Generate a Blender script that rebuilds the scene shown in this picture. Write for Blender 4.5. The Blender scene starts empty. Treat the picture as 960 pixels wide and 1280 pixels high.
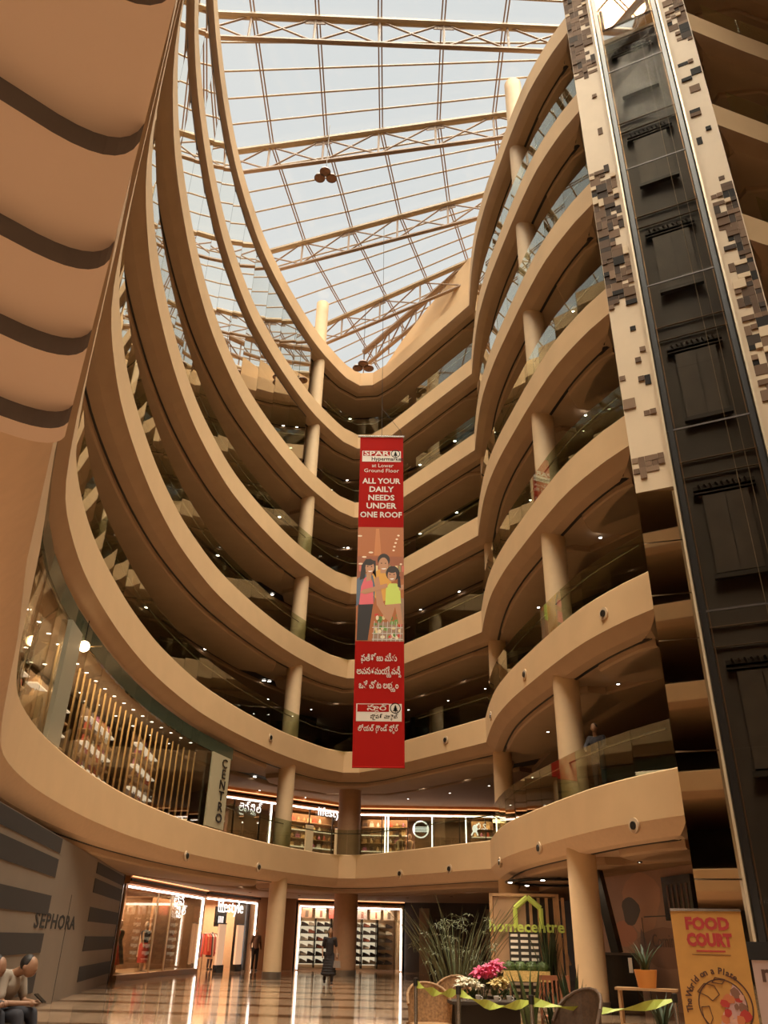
import bpy, bmesh, math, random
from mathutils import Vector, Matrix
from mathutils.geometry import tessellate_polygon
random.seed(7)
SC = bpy.context.scene
COL = SC.collection
# ------------------------------------------------------------------ camera
H = 1.445; FPX = 993.1; PITCH = 0.4953; ROLL = 0.0243
_F = Vector((0, math.cos(PITCH), math.sin(PITCH))); _R0 = Vector((1, 0, 0)); _U0 = _R0.cross(_F)
_R = _R0*math.cos(ROLL) + _U0*math.sin(ROLL); _U = _U0*math.cos(ROLL) - _R0*math.sin(ROLL)
cd = bpy.data.cameras.new('camera'); cam = bpy.data.objects.new('camera', cd); COL.objects.link(cam)
cd.sensor_fit = 'VERTICAL'; cd.sensor_height = 36; cd.lens = FPX/1280*36; cd.clip_end = 400; cd.clip_start = 0.05
m = Matrix.Identity(4)
for i in range(3):
    m[i][0] = _R[i]; m[i][1] = _U[i]; m[i][2] = -_F[i]
m[2][3] = H
cam.matrix_world = m; SC.camera = cam
def ray(u, v): return _F + _R*((u-480)/FPX) - _U*((v-640)/FPX)
def bp(u, v, z):                     # pixel -> point at height z
    d = ray(u, v); t = (z-H)/d.z; return Vector((d.x*t, d.y*t, z))
def bpd(u, v, dist):                 # pixel -> point at horizontal distance dist
    d = ray(u, v); t = dist/math.hypot(d.x, d.y); return Vector((d.x*t, d.y*t, H+d.z*t))
# ------------------------------------------------------------------ light
w = bpy.data.worlds.new('world'); SC.world = w; w.use_nodes = True
nt = w.node_tree; bg = nt.nodes['Background']
tc = nt.nodes.new('ShaderNodeTexCoord'); nz = nt.nodes.new('ShaderNodeTexNoise'); nz.inputs['Scale'].default_value = 1.5
cr = nt.nodes.new('ShaderNodeValToRGB'); cr.color_ramp.elements[0].color = (0.735, 0.75, 0.745, 1); cr.color_ramp.elements[1].color = (0.80, 0.80, 0.775, 1)
nt.links.new(tc.outputs['Generated'], nz.inputs['Vector']); nt.links.new(nz.outputs['Fac'], cr.inputs['Fac']); nt.links.new(cr.outputs['Color'], bg.inputs['Color'])
bg.inputs['Strength'].default_value = 1.0
sd = bpy.data.lights.new('sun', 'SUN'); sd.energy = 19.0; sd.angle = math.radians(60); sd.color = (1.0, 0.87, 0.68)
sun = bpy.data.objects.new('sun', sd); COL.objects.link(sun); sun.rotation_euler = (math.radians(12), math.radians(4), 0); sun.location = (0, 0, 60)
def area(name, loc, size, energy, color=(1, .75, .5), rot=(0, 0, 0), sy=None):
    l = bpy.data.lights.new(name, 'AREA'); l.energy = energy; l.size = size; l.color = color
    if sy: l.shape = 'RECTANGLE'; l.size_y = sy
    o = bpy.data.objects.new(name, l); COL.objects.link(o); o.location = loc; o.rotation_euler = rot; return o
area('underside_fill', (-6.0, 4.0, 3.35), 4, 420, (1, .80, .60), (0, 0, 0), 6); area('underside_fill', (-6, -6, 3.35), 5, 800, (1, .80, .60), (0, 0, 0), 5)  # added fill lamps, unseen, to brighten the canopy and lower soffit undersides
SC.view_settings.view_transform = 'Standard'; SC.view_settings.look = 'None'; SC.view_settings.gamma = 1
SC.view_settings.exposure = 0.0; SC.view_settings.use_curve_mapping = False
SC.cycles.max_bounces = 8; SC.cycles.diffuse_bounces = 5; SC.cycles.glossy_bounces = 4
SC.cycles.transparent_max_bounces = 24; SC.cycles.transmission_bounces = 4; SC.cycles.caustics_reflective = False; SC.cycles.caustics_refractive = False
SC.cycles.sample_clamp_indirect = 6; SC.cycles.use_denoising = True
# ------------------------------------------------------------------ materials
MATS = {}
def mat(name, col, rough=.6, metal=0., emit=0., ecol=None, noise=0., nscale=8., bump=0., spec=.5):
    if name in MATS: return MATS[name]
    M = bpy.data.materials.new(name); M.use_nodes = True; n = M.node_tree; b = n.nodes['Principled BSDF']
    b.inputs['Base Color'].default_value = (*col, 1); b.inputs['Roughness'].default_value = rough
    b.inputs['Metallic'].default_value = metal; b.inputs['Specular IOR Level'].default_value = spec
    if emit: b.inputs['Emission Color'].default_value = (*(ecol or col), 1); b.inputs['Emission Strength'].default_value = emit
    if noise or bump:
        t = n.nodes.new('ShaderNodeTexCoord'); z = n.nodes.new('ShaderNodeTexNoise'); z.inputs['Scale'].default_value = nscale; z.inputs['Detail'].default_value = 4
        n.links.new(t.outputs['Object'], z.inputs['Vector'])
        if noise:
            r = n.nodes.new('ShaderNodeValToRGB'); e = r.color_ramp.elements
            e[0].color = (*[c*(1-noise) for c in col], 1); e[1].color = (*[min(1, c*(1+noise)) for c in col], 1); e[0].position = .3; e[1].position = .7
            n.links.new(z.outputs['Fac'], r.inputs['Fac']); n.links.new(r.outputs['Color'], b.inputs['Base Color'])
        if bump:
            u = n.nodes.new('ShaderNodeBump'); u.inputs['Strength'].default_value = bump; u.inputs['Distance'].default_value = .02
            n.links.new(z.outputs['Fac'], u.inputs['Height']); n.links.new(u.outputs['Normal'], b.inputs['Normal'])
    MATS[name] = M; return M
def glassmat(name, tint, rough=.0, ior=1.5, refl=1.0):
    M = bpy.data.materials.new(name); M.use_nodes = True; n = M.node_tree
    for x in list(n.nodes):
        if x.type == 'BSDF_PRINCIPLED': n.nodes.remove(x)
    out = [x for x in n.nodes if x.type == 'OUTPUT_MATERIAL'][0]
    tr = n.nodes.new('ShaderNodeBsdfTransparent'); tr.inputs[0].default_value = (*tint, 1)
    gl = n.nodes.new('ShaderNodeBsdfGlossy'); gl.inputs['Roughness'].default_value = rough; gl.inputs[0].default_value = (1, .98, .92, 1)
    fr = n.nodes.new('ShaderNodeFresnel'); ge = n.nodes.new('ShaderNodeNewGeometry'); im = n.nodes.new('ShaderNodeMix'); im.inputs[2].default_value = ior; im.inputs[3].default_value = 1/ior; n.links.new(ge.outputs['Backfacing'], im.inputs[0]); n.links.new(im.outputs[0], fr.inputs[0])
    mu = n.nodes.new('ShaderNodeMath'); mu.operation = 'MULTIPLY'; mu.inputs[1].default_value = refl; mu.use_clamp = True
    mx = n.nodes.new('ShaderNodeMixShader')
    n.links.new(fr.outputs[0], mu.inputs[0]); n.links.new(mu.outputs[0], mx.inputs[0]); n.links.new(tr.outputs[0], mx.inputs[1]); n.links.new(gl.outputs[0], mx.inputs[2])
    n.links.new(mx.outputs[0], out.inputs[0]); MATS[name] = M; return M
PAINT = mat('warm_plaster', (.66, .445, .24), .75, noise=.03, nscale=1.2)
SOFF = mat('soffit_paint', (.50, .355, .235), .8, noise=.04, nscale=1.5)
SLOT = mat('dark_slot', (.03, .027, .025), .5)
CREAM = mat('cream_cladding', (.60, .45, .29), .6, noise=.03, nscale=2)
COLM = mat('column_plaster', (.72, .52, .31), .6, noise=.03, nscale=3)
STEEL = mat('steel', (.55, .52, .48), .25, 1.)
DARKST = mat('dark_steel', (.05, .045, .04), .35, .6)
TRUSS = mat('truss_paint', (.30, .20, .13), .5, noise=.05)
CHORD = mat('truss_chord_paint', (.38, .28, .17), .5)
GLASS = glassmat('balustrade_glass', (.80, .84, .74), ior=1.5, refl=1.6)
TALLG = glassmat('tall_screen_glass', (.66, .72, .58), ior=1.6, refl=4.0)
SHOPG = glassmat('shop_glass', (.82, .82, .76), ior=1.45, refl=.8)
ROOFG = glassmat('roof_glass', (.97, .98, .98), rough=.05, ior=1.3, refl=.5)
MIRROR = mat('mirror_panel', (.80, .74, .62), .02, 1.)
# ------------------------------------------------------------------ helpers
def link(o, parent=None):
    COL.objects.link(o)
    if parent is not None: o.parent = parent
    return o
def tag(o, label=None, cat=None, group=None, kind=None):
    if label: o['label'] = label
    if cat: o['category'] = cat
    if group: o['group'] = group
    if kind: o['kind'] = kind
    return o
def empty(name, loc=(0, 0, 0), rz=0, **k):
    o = bpy.data.objects.new(name, None); link(o); o.location = loc; o.rotation_euler = (0, 0, rz); o.empty_display_size = .2
    return tag(o, **k)
def obj(name, me, parent=None, loc=None, rot=None, **k):
    o = bpy.data.objects.new(name, me); link(o, parent)
    if loc is not None: o.location = loc
    if rot is not None: o.rotation_euler = rot
    return tag(o, **k)
class MB:
    def __init__(s): s.v = []; s.f = []; s.mi = []; s.mats = []
    def _m(s, m):
        if m is None: return 0
        if m not in s.mats: s.mats.append(m)
        return s.mats.index(m)
    def add(s, vs, fs, m=None):
        o = len(s.v); s.v += [tuple(v) for v in vs]; i = s._m(m)
        for f in fs: s.f.append(tuple(o+a for a in f)); s.mi.append(i)
        return s
    def box(s, c, d, m=None, R=None):
        x, y, z = [a/2 for a in d]; c = Vector(c)
        vs = [Vector((a*x, b*y, e*z)) for a in(-1, 1) for b in(-1, 1) for e in(-1, 1)]
        if R is not None: vs = [R @ v for v in vs]
        return s.add([c+v for v in vs], [(0, 1, 3, 2), (4, 6, 7, 5), (0, 4, 5, 1), (2, 3, 7, 6), (0, 2, 6, 4), (1, 5, 7, 3)], m)
    def bar(s, a, b, r, n=8, m=None, r2=None, cap=True):
        a = Vector(a); b = Vector(b); d = (b-a); 
        if d.length < 1e-6: return s
        d.normalize(); q = d.to_track_quat('Z', 'Y').to_matrix(); r2 = r if r2 is None else r2
        vs = []
        for p, rr in((a, r), (b, r2)):
            for i in range(n): t = 2*math.pi*i/n+math.pi/n; vs.append(p+q@Vector((rr*math.cos(t), rr*math.sin(t), 0)))
        fs = [(i, (i+1) % n, n+(i+1) % n, n+i) for i in range(n)]
        if cap: fs += [tuple(range(n-1, -1, -1)), tuple(range(n, 2*n))]
        return s.add(vs, fs, m)
    def tube(s, pts, r, n=8, m=None):
        for a, b in zip(pts[:-1], pts[1:]): s.bar(a, b, r if not callable(r) else r(a), n, m)
        return s
    def lathe(s, prof, c=(0, 0, 0), n=24, m=None, ax=None):
        vs = []; c = Vector(c)
        for r, z in prof:
            for i in range(n): t = 2*math.pi*i/n; v = Vector((r*math.cos(t), r*math.sin(t), z)); vs.append(c+(ax@v if ax else v))
        fs = [(k*n+i, k*n+(i+1) % n, (k+1)*n+(i+1) % n, (k+1)*n+i) for k in range(len(prof)-1) for i in range(n)]
        return s.add(vs, fs, m)
    def prism(s, poly, z0, z1, m=None):
        n = len(poly); vs = [(x, y, z0) for x, y in poly]+[(x, y, z1) for x, y in poly]
        return s.add(vs, [(i, (i+1) % n, n+(i+1) % n, n+i) for i in range(n)]+[tuple(range(n-1, -1, -1)), tuple(range(n, 2*n))], m)
    def plate(s, poly, y0, y1, m=None):         # polygon in the x-z plane, thickness in y
        n = len(poly); vs = [(x, y0, z) for x, z in poly]+[(x, y1, z) for x, z in poly]
        return s.add(vs, [tuple(range(n)), tuple(range(2*n-1, n-1, -1))]+[(i, n+i, n+(i+1) % n, (i+1) % n) for i in range(n)], m)
    def ball(s, c, r, m=None, n=12, k=8):
        if not hasattr(r, '__len__'): r = (r, r, r)
        c = Vector(c); vs = [c+Vector((0, 0, -r[2]))]
        for j in range(1, k):
            t = math.pi*j/k-math.pi/2
            for i in range(n): p = 2*math.pi*i/n; vs.append(c+Vector((r[0]*math.cos(t)*math.cos(p), r[1]*math.cos(t)*math.sin(p), r[2]*math.sin(t))))
        vs.append(c+Vector((0, 0, r[2]))); L = len(vs)-1
        fs = [(0, 1+(i+1) % n, 1+i) for i in range(n)]
        for j in range(k-2): fs += [(1+j*n+i, 1+j*n+(i+1) % n, 1+(j+1)*n+(i+1) % n, 1+(j+1)*n+i) for i in range(n)]
        fs += [(L, 1+(k-2)*n+i, 1+(k-2)*n+(i+1) % n) for i in range(n)]
        return s.add(vs, fs, m)
    def mesh(s, name, m=None, smooth=False, ang=40):
        me = bpy.data.meshes.new(name); me.from_pydata(s.v, [], s.f)
        ms = s.mats or [m]
        if None in ms: ms = [m]
        for q in ms: me.materials.append(q)
        if s.mats: me.polygons.foreach_set('material_index', s.mi)
        bm = bmesh.new(); bm.from_mesh(me); bmesh.ops.recalc_face_normals(bm, faces=bm.faces); bm.to_mesh(me); bm.free()
        if smooth:
            me.polygons.foreach_set('use_smooth', [True]*len(me.polygons)); me.set_sharp_from_angle(angle=math.radians(ang))
        return me
    def build(s, name, m=None, parent=None, loc=None, rot=None, smooth=False, **k):
        return obj(name, s.mesh(name, m, smooth), parent, loc, rot, **k)
def copy_tree(o, parent=None):
    c = o.copy(); COL.objects.link(c); c.parent = parent
    for ch in list(o.children): copy_tree(ch, c)
    return c
TXC = {}
def raw_text(body, size, bold=0.):
    key = (body, size, bold)
    if key in TXC: return TXC[key]
    c = bpy.data.curves.new('t', 'FONT'); c.body = body; c.size = size; c.extrude = .002; c.offset = bold; c.resolution_u = 2
    t = bpy.data.objects.new('t', c); COL.objects.link(t)
    me = bpy.data.meshes.new_from_object(t.evaluated_get(bpy.context.evaluated_depsgraph_get())); bpy.data.objects.remove(t); bpy.data.curves.remove(c)
    vs = [tuple(v.co) for v in me.vertices]; fs = [tuple(p.vertices) for p in me.polygons]; bpy.data.meshes.remove(me)
    TXC[key] = (vs, fs); return TXC[key]
def telugu(name, words, size, m, parent, loc, width, rot=(math.pi/2, 0, 0), bold=.003):
    """words: lists of (cluster, subscript or None); conjunct consonants hang under their cluster"""
    b = MB(); x = 0
    for wd in words:
        for cl, sb in wd:
            vs, fs = raw_text(cl, size, bold); x0 = min(v[0] for v in vs); x1 = max(v[0] for v in vs)
            b.add([(v[0]-x0+x, v[1], v[2]) for v in vs], fs); 
            if sb:
                v2, f2 = raw_text(sb, size*.56, bold); a0 = min(v[0] for v in v2); a1 = max(v[0] for v in v2)
                b.add([(v[0]-a0+x+(x1-x0)*(.62 if sb != 'ర' else .0), v[1]-size*.34, v[2]+.0005) for v in v2], f2)
                if sb != 'ర': x += max(0, (a1-a0)-(x1-x0)*.38)
            x += x1-x0+size*.03
        x += size*.24
    x -= size*.27; k = width/x
    me = bpy.data.meshes.new(name); me.from_pydata([((v[0]-x/2)*k, v[1]-size*.28, v[2]) for v in b.v], [], b.f); me.materials.append(m)
    return obj(name, me, parent, loc, rot)
def text(name, body, size, m, parent=None, loc=(0, 0, 0), rot=(0, 0, 0), depth=.01, align='CENTER', sx=1., bold=0., space=1., **k):
    c = bpy.data.curves.new(name, 'FONT'); c.body = body; c.size = size; c.extrude = depth; c.align_x = align; c.align_y = 'CENTER'; c.offset = bold; c.space_character = space; c.resolution_u = 2
    t = bpy.data.objects.new(name, c); COL.objects.link(t)
    me = bpy.data.meshes.new_from_object(t.evaluated_get(bpy.context.evaluated_depsgraph_get()))
    bpy.data.objects.remove(t); bpy.data.curves.remove(c); me.name = name
    me.materials.clear(); me.materials.append(m)
    if sx != 1.:
        for v in me.vertices: v.co.x *= sx
    return obj(name, me, parent, loc, rot, **k)
# ------------------------------------------------------------------ plan of the void
def cr_spline(P, step=.6):
    out = []
    for i in range(len(P)-1):
        p0 = Vector(P[max(i-1, 0)]); p1 = Vector(P[i]); p2 = Vector(P[i+1]); p3 = Vector(P[min(i+2, len(P)-1)])
        n = max(1, int((p2-p1).length/step))
        for k in range(n):
            t = k/n; out.append(.5*((2*p1)+(-p0+p2)*t+(2*p0-5*p1+4*p2-p3)*t*t+(-p0+3*p1-3*p2+p3)*t**3))
    out.append(Vector(P[-1])); return out
LEFTP = [(-.75, 1.15), (-1.2, 2.25), (-1.72, 3.45), (-2.22, 4.5), (-2.72, 5.55), (-3.5, 7.35), (-4.3, 9.1), (-5.2, 11.1), (-6.0, 13.1), (-6.5, 15.1), (-6.85, 17.3), (-7.08, 20.3), (-7.12, 23), (-7.0, 25.4), (-6.6, 28.6), (-6.0, 31.2), (-5.2, 33.8), (-4.3, 36.2), (-3.4, 38.0), (-2.5, 39.5), (-1.7, 40.2), (-.9, 40.1), (-.1, 39.3), (.6, 38.3), (1.2, 37.45)]
FARP = [(1.2, 37.45), (4.38, 32.8)]
RIGHTP = [(4.38, 32.8), (4.3, 31.5), (4.24, 30), (4.24, 28.3), (4.42, 26.2), (4.7, 24.4), (5.05, 22.4), (5.5, 20.4), (6.15, 18.7), (6.6, 17.85)]
NOTCH = [(6.6, 17.85), (7.35, 19.2), (10.7, 17.7), (9.5, 15.0)]
RWING = [(9.5, 15.0), (12.6, 16.0), (16, 16.8), (20, 16.2), (23.5, 13.5), (25.5, 9), (26, 2), (25, -5), (21, -9.2), (14, -11), (5, -11.5), (-3, -11), (-7.5, -9), (-8.8, -6), (-7.6, -3.2), (-4.6, -1.6), (-2.0, -.5), (-.75, 1.15)]
left = cr_spline(LEFTP); right = cr_spline(RIGHTP); rwing = cr_spline(RWING, .9)
PLAN = left[:-1]+[Vector(FARP[0])+(Vector(FARP[1])-Vector(FARP[0]))*k/8 for k in range(8)]+right[:-1]+[Vector(p) for p in NOTCH[:-1]]+rwing[:-1]
NP = len(PLAN); IL = len(left)-1; IF = IL+8; IR = IF+len(right)-1; IW = IR+3
def normals(P, closed=True):
    N = []
    n = len(P)
    for i in range(n):
        a = P[i]-P[i-1] if (closed or i > 0) else P[1]-P[0]
        b = P[(i+1) % n]-P[i] if (closed or i < n-1) else a
        if not closed and i == 0: a = b
        a = a.normalized(); b = b.normalized(); t = (a+b)
        if t.length < .3: t = a
        t.normalize(); nn = Vector((-t.y, t.x)); c = max(.55, nn.dot(Vector((-a.y, a.x)))); N.append(nn/c)
    return N
NRM = normals(PLAN)
def off(i, o): return PLAN[i % NP]+NRM[i % NP]*o
NLEV = 7
def Z(k): return 4.95+4.7*(k-1)
# arc-length path over the visible edge
def arc(i0, i1, o):
    return [off(i, o) for i in range(i0, i1+1)]
def resample(P, step, gap=0.):
    L = [0]
    for a, b in zip(P[:-1], P[1:]): L.append(L[-1]+(b-a).length)
    n = max(1, round(L[-1]/step)); res = []
    def at(s):
        for k in range(len(L)-1):
            if s <= L[k+1]+1e-9: t = (s-L[k])/max(1e-9, L[k+1]-L[k]); return P[k].lerp(P[k+1], t)
        return P[-1]
    return [at(L[-1]*k/n) for k in range(n+1)]
# ------------------------------------------------------------------ ground floor and galleries
OUT = [(-26, -24), (44, -24), (44, 64), (-26, 64)]
def floor_mat():
    M = mat('polished_floor', (.40, .25, .15), .08, spec=.8); n = M.node_tree; b = n.nodes['Principled BSDF']
    t = n.nodes.new('ShaderNodeTexCoord'); br = n.nodes.new('ShaderNodeTexBrick'); br.offset = 0
    br.inputs['Scale'].default_value = 1; br.inputs['Brick Width'].default_value = 1.2; br.inputs['Row Height'].default_value = 1.2; br.inputs['Mortar Size'].default_value = .006
    br.inputs['Color1'].default_value = (.42, .28, .18, 1); br.inputs['Color2'].default_value = (.36, .23, .14, 1); br.inputs['Mortar'].default_value = (.08, .05, .03, 1)
    wv = n.nodes.new('ShaderNodeTexWave'); wv.inputs['Scale'].default_value = .11; wv.bands_direction = 'Y'
    cr = n.nodes.new('ShaderNodeValToRGB'); cr.color_ramp.elements[0].position = .12; cr.color_ramp.elements[1].position = .16; cr.color_ramp.elements[0].color = (.3, .25, .2, 1); cr.color_ramp.elements[1].color = (1, 1, 1, 1)
    mx = n.nodes.new('ShaderNodeMix'); mx.data_type = 'RGBA'; mx.blend_type = 'MULTIPLY'; mx.inputs[0].default_value = 1
    n.links.new(t.outputs['Object'], br.inputs['Vector']); n.links.new(t.outputs['Object'], wv.inputs['Vector']); n.links.new(wv.outputs['Fac'], cr.inputs['Fac'])
    n.links.new(br.outputs['Color'], mx.inputs[6]); n.links.new(cr.outputs['Color'], mx.inputs[7]); n.links.new(mx.outputs[2], b.inputs['Base Color'])
    return M
f = MB().box((9, 20, -.15), (70, 88, .3)).build('floor', floor_mat()); tag(f, kind='structure')
wb = mat('back_wall_paint', (.10, .085, .07), .6, noise=.1, nscale=.5)
for nm, c, d in(('wall_left', (-26.1, 20, 18.6), (.2, 88, 37.2)), ('wall_right', (44.1, 20, 18.6), (.2, 88, 37.2)), ('wall_back', (9, 64.1, 18.6), (70.4, .2, 37.2)), ('wall_front', (9, -24.1, 18.6), (70.4, .2, 37.2))):
    tag(MB().box(c, d).build(nm, wb), kind='structure')
# slab with a hole: fascia sweep + top + soffit
PROF = [(.35, 0), (.03, 0), (0, -.03), (0, -1.0), (.07, -1.11), (.17, -1.23), (.32, -1.34), (.5, -1.375), (.68, -1.36)]
def gallery_mesh():
    b = MB(); n = len(PROF)
    for j in range(n-1):
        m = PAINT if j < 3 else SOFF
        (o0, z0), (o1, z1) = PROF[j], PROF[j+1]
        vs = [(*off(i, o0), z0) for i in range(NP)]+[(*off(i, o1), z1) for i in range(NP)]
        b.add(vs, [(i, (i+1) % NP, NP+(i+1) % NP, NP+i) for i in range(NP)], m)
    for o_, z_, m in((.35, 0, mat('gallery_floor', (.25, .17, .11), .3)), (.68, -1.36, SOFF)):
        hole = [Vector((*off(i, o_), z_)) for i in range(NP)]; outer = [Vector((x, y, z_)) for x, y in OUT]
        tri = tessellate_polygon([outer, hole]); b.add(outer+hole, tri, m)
    me = bpy.data.meshes.new('gallery'); me.from_pydata(b.v, [], b.f)
    for q in b.mats: me.materials.append(q)
    me.polygons.foreach_set('material_index', b.mi)
    bm = bmesh.new(); bm.from_mesh(me); bmesh.ops.remove_doubles(bm, verts=bm.verts, dist=1e-4); bmesh.ops.recalc_face_normals(bm, faces=bm.faces); bm.to_mesh(me); bm.free()
    me.polygons.foreach_set('use_smooth', [True]*len(me.polygons)); me.set_sharp_from_angle(angle=math.radians(24))
    return me
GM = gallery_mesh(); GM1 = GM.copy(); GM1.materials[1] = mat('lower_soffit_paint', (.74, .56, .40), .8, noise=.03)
ORD = ['first', 'second', 'third', 'fourth', 'fifth', 'sixth', 'topmost']
gal = []
def nth(n): return ['zeroth', 'first', 'second', 'third', 'fourth', 'fifth', 'sixth', 'seventh', 'eighth', 'ninth', 'tenth', 'eleventh', 'twelfth', 'thirteenth', 'fourteenth', 'fifteenth', 'sixteenth', 'seventeenth', 'eighteenth', 'nineteenth', 'twentieth'][n] if n <= 20 else '%d%s' % (n, 'st' if n % 10 == 1 else 'nd' if n % 10 == 2 else 'rd' if n % 10 == 3 else 'th')
def strip(i0, i1, oa, ob, z0, z1, r=.6, bev=.05):
    """a ceiling panel following the edge between indices i0..i1, rounded at its ends"""
    P = []; idx = list(range(i0, i1+1)); n = len(idx)
    L = [0]
    for a, c in zip(idx[:-1], idx[1:]): L.append(L[-1]+(off(c, oa)-off(a, oa)).length)
    b = MB(); rows = []
    for q, i in enumerate(idx):
        s = min(L[q], L[-1]-L[q]); k = r-math.sqrt(max(0, r*r-(r-min(s, r))**2)) if s < r else 0
        a_, b_ = oa+k, ob-k
        rows.append([(*off(i, a_), z1), (*off(i, a_), z0+bev), (*off(i, a_+bev), z0), (*off(i, b_-bev), z0), (*off(i, b_), z0+bev), (*off(i, b_), z1)])
    vs = [p for rr in rows for p in rr]
    fs = [(q*6+j, q*6+j+1, (q+1)*6+j+1, (q+1)*6+j) for q in range(n-1) for j in range(5)]+[tuple(range(6)), tuple(range((n-1)*6, n*6))]
    return b.add(vs, fs)
def near(x, y):
    return min(range(NP), key=lambda i: (PLAN[i]-Vector((x, y))).length)
iC1 = near(-3.75, 37.4); iC3 = near(4.4, 32.6); iC2 = near(5.05, 22.5)
def refine(i0, i1): return i0, i1
iN = near(-4.6, 9.8)
panels = [(iN, iC1-1), (iC1+1, iC3-1), (iC3+1, iC2-1), (iC2+1, IR)]
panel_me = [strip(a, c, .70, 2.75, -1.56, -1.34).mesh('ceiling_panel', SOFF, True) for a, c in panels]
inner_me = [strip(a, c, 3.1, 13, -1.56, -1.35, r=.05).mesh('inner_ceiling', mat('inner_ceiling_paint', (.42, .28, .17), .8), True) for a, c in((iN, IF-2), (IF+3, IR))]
pw_ = strip(IW+2, near(20, -9.5), .70, 4.2, -1.56, -1.35).mesh('ceiling_panel', SOFF, True)
slot_me = strip(iN, IR-1, 2.6, 3.3, -1.372, -1.355, r=.1, bev=.002).mesh('dark_slot', SLOT); groove_me = strip(iN-8, IR, .64, .74, -1.382, -1.35, r=.01, bev=.002).mesh('groove_shade', SLOT)  # second strip: shade of the soffit crease laid in as dark colour
for k in range(1, NLEV+1):
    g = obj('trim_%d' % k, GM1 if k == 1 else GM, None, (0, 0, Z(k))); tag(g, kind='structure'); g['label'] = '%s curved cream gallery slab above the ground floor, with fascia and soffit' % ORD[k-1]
    gal.append(g)
    for me in panel_me: obj('ceiling_panel', me, g)
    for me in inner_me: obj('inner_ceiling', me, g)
    obj('ceiling_panel', pw_, g)
    obj('dark_slot', slot_me, g); obj('groove_shade', groove_me, g)
# recessed downlights in the ceiling slot
DL = mat('downlight_glow', (1, .93, .82), .4, emit=14, ecol=(1, .9, .78))
dlm = MB().lathe([(0.0, .0), (.085, .0)], n=12, m=DL).lathe([(.085, .0), (.12, -.012), (.125, .03)], n=12, m=SLOT)
dlm = dlm.mesh('downlight', None, True)
smm = MB().lathe([(0.0, .0), (.05, .0)], n=10, m=DL).lathe([(.05, .0), (.07, -.008), (.075, .02)], n=10, m=SLOT).mesh('spotlight', None, True)
for k in range(1, NLEV+1):
    Lp = resample(arc(iN+1, IL-3, 2.92), 5.2)+resample(arc(IL+1, IF-1, 2.92), 3.4)[:-1]+resample(arc(IF+3, IR-3, 2.92), 4.6)
    for q, p in enumerate(Lp):
        for dd in ((0, .26) if (q+k) % 3 == 0 else (0,)):
            lbl = '%s downlight from the left in the ceiling slot under the %s gallery' % (nth(q+1)+((' right-hand' if dd else ' left-hand') if (q+k) % 3 == 0 else ''), ORD[k-1])
            o = obj('downlight', dlm, None, (p.x+dd, p.y+dd*.4, Z(k)-1.42))
            tag(o, lbl, 'downlight', 'downlights under the %s gallery' % ORD[k-1])
    for q, p in enumerate(resample(arc(IF+6, IR-1, 1.75), 3.6)[:-1]+(resample(arc(IL-6, IF-3, 4.6), 2.8) if k < 4 else [])):
        tag(obj('spotlight', smm, None, (p.x, p.y, Z(k)-1.565)), '%s tiny spotlight from the far end in the smooth ceiling under the %s gallery' % (nth(q+1), ORD[k-1]), 'spotlight', 'spotlights in the ceiling of the %s gallery' % ORD[k-1])
# ------------------------------------------------------------------ glass balustrades
def glass_run(root, P, h, step, m, z, t=.018, gap=.012, gname='glass_panel'):
    Q = resample(P, step)
    for a, b in zip(Q[:-1], Q[1:]):
        d = b-a; L = d.length-gap*2; c = (a+b)/2; key = (round(L, 2), h, m.name)
        if key not in _gm: _gm[key] = MB().box((0, 0, h/2), (L, t, h)).mesh('glass_panel', m)
        obj(gname, _gm[key], root, (c.x, c.y, z), (0, 0, math.atan2(d.y, d.x)))
_gm = {}
iNear = near(-5.2, 11.1)
def rail(P, z, r=.024): return MB().tube([(p.x, p.y, z) for p in P], r, 6)
RAILM = mat('handrail_steel', (.35, .33, .30), .25, 1.)
def posts(P, z, step=1.45):
    b = MB()
    for p in resample(P, step): b.box((p.x, p.y, z), (.03, .03, .03))
    return b
rmesh = {}
for k in range(1, 7):
    tall = k in (5, 6)
    i_start = near(-5.7, 32.2) if k == 1 else near(-3.2, 6.7)
    e = empty('glass_balustrade', (0, 0, Z(k)), label='green tinted glass balustrade with steel handrail round the %s gallery up' % ORD[k-1], cat='balustrade')
    lefte = iC1-1 if tall else IL
    if not tall: glass_run(e, arc(i_start, IL, .1), 1.08, 1.35, GLASS, 0)
    else: glass_run(e, arc(lefte+2, IL, .1), 1.08, 1.35, GLASS, 0)
    glass_run(e, arc(IL+1, IF, .1), 1.08, 1.35, GLASS, 0)
    glass_run(e, arc(IF+1, IR, .1), 1.08, 1.35, GLASS, 0)
    key = (i_start if not tall else lefte)
    if key not in rmesh:
        A = arc(key if not tall else lefte+2, IL, .3); B = arc(IL+1, IF, .3); C = arc(IF+1, IR, .3)
        rb = MB()
        rmesh[key] = []
        for S in (A, B, C): rmesh[key].append(MB().tube([(p.x, p.y, .95) for p in S], .024, 6).mesh('handrail', RAILM))
    for me in rmesh[key]: obj('handrail', me, e)
    # far right wing seen past the lift
    glass_run(e, arc(IW+1, IW+14, .1), 1.08, 1.5, GLASS, 0)
for k in (4, 5, 6):
    e = empty('glass_screen', (0, 0, Z(k)), label='floor to ceiling glass screen along the left curve of the %s gallery up' % ORD[k-1], cat='glass screen')
    if k == 4: continue
    glass_run(e, arc(near(-3.2, 6.7), iC1-2, .16), 3.14, 1.9, TALLG, .01)
    P = arc(near(-3.2, 6.7), iC1-2, .16)
    if 'h' not in rmesh: rmesh['h'] = MB().tube([(p.x, p.y, 3.17) for p in P], .03, 4).mesh('head_rail', DARKST)
    obj('head_rail', rmesh['h'], e)
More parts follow.
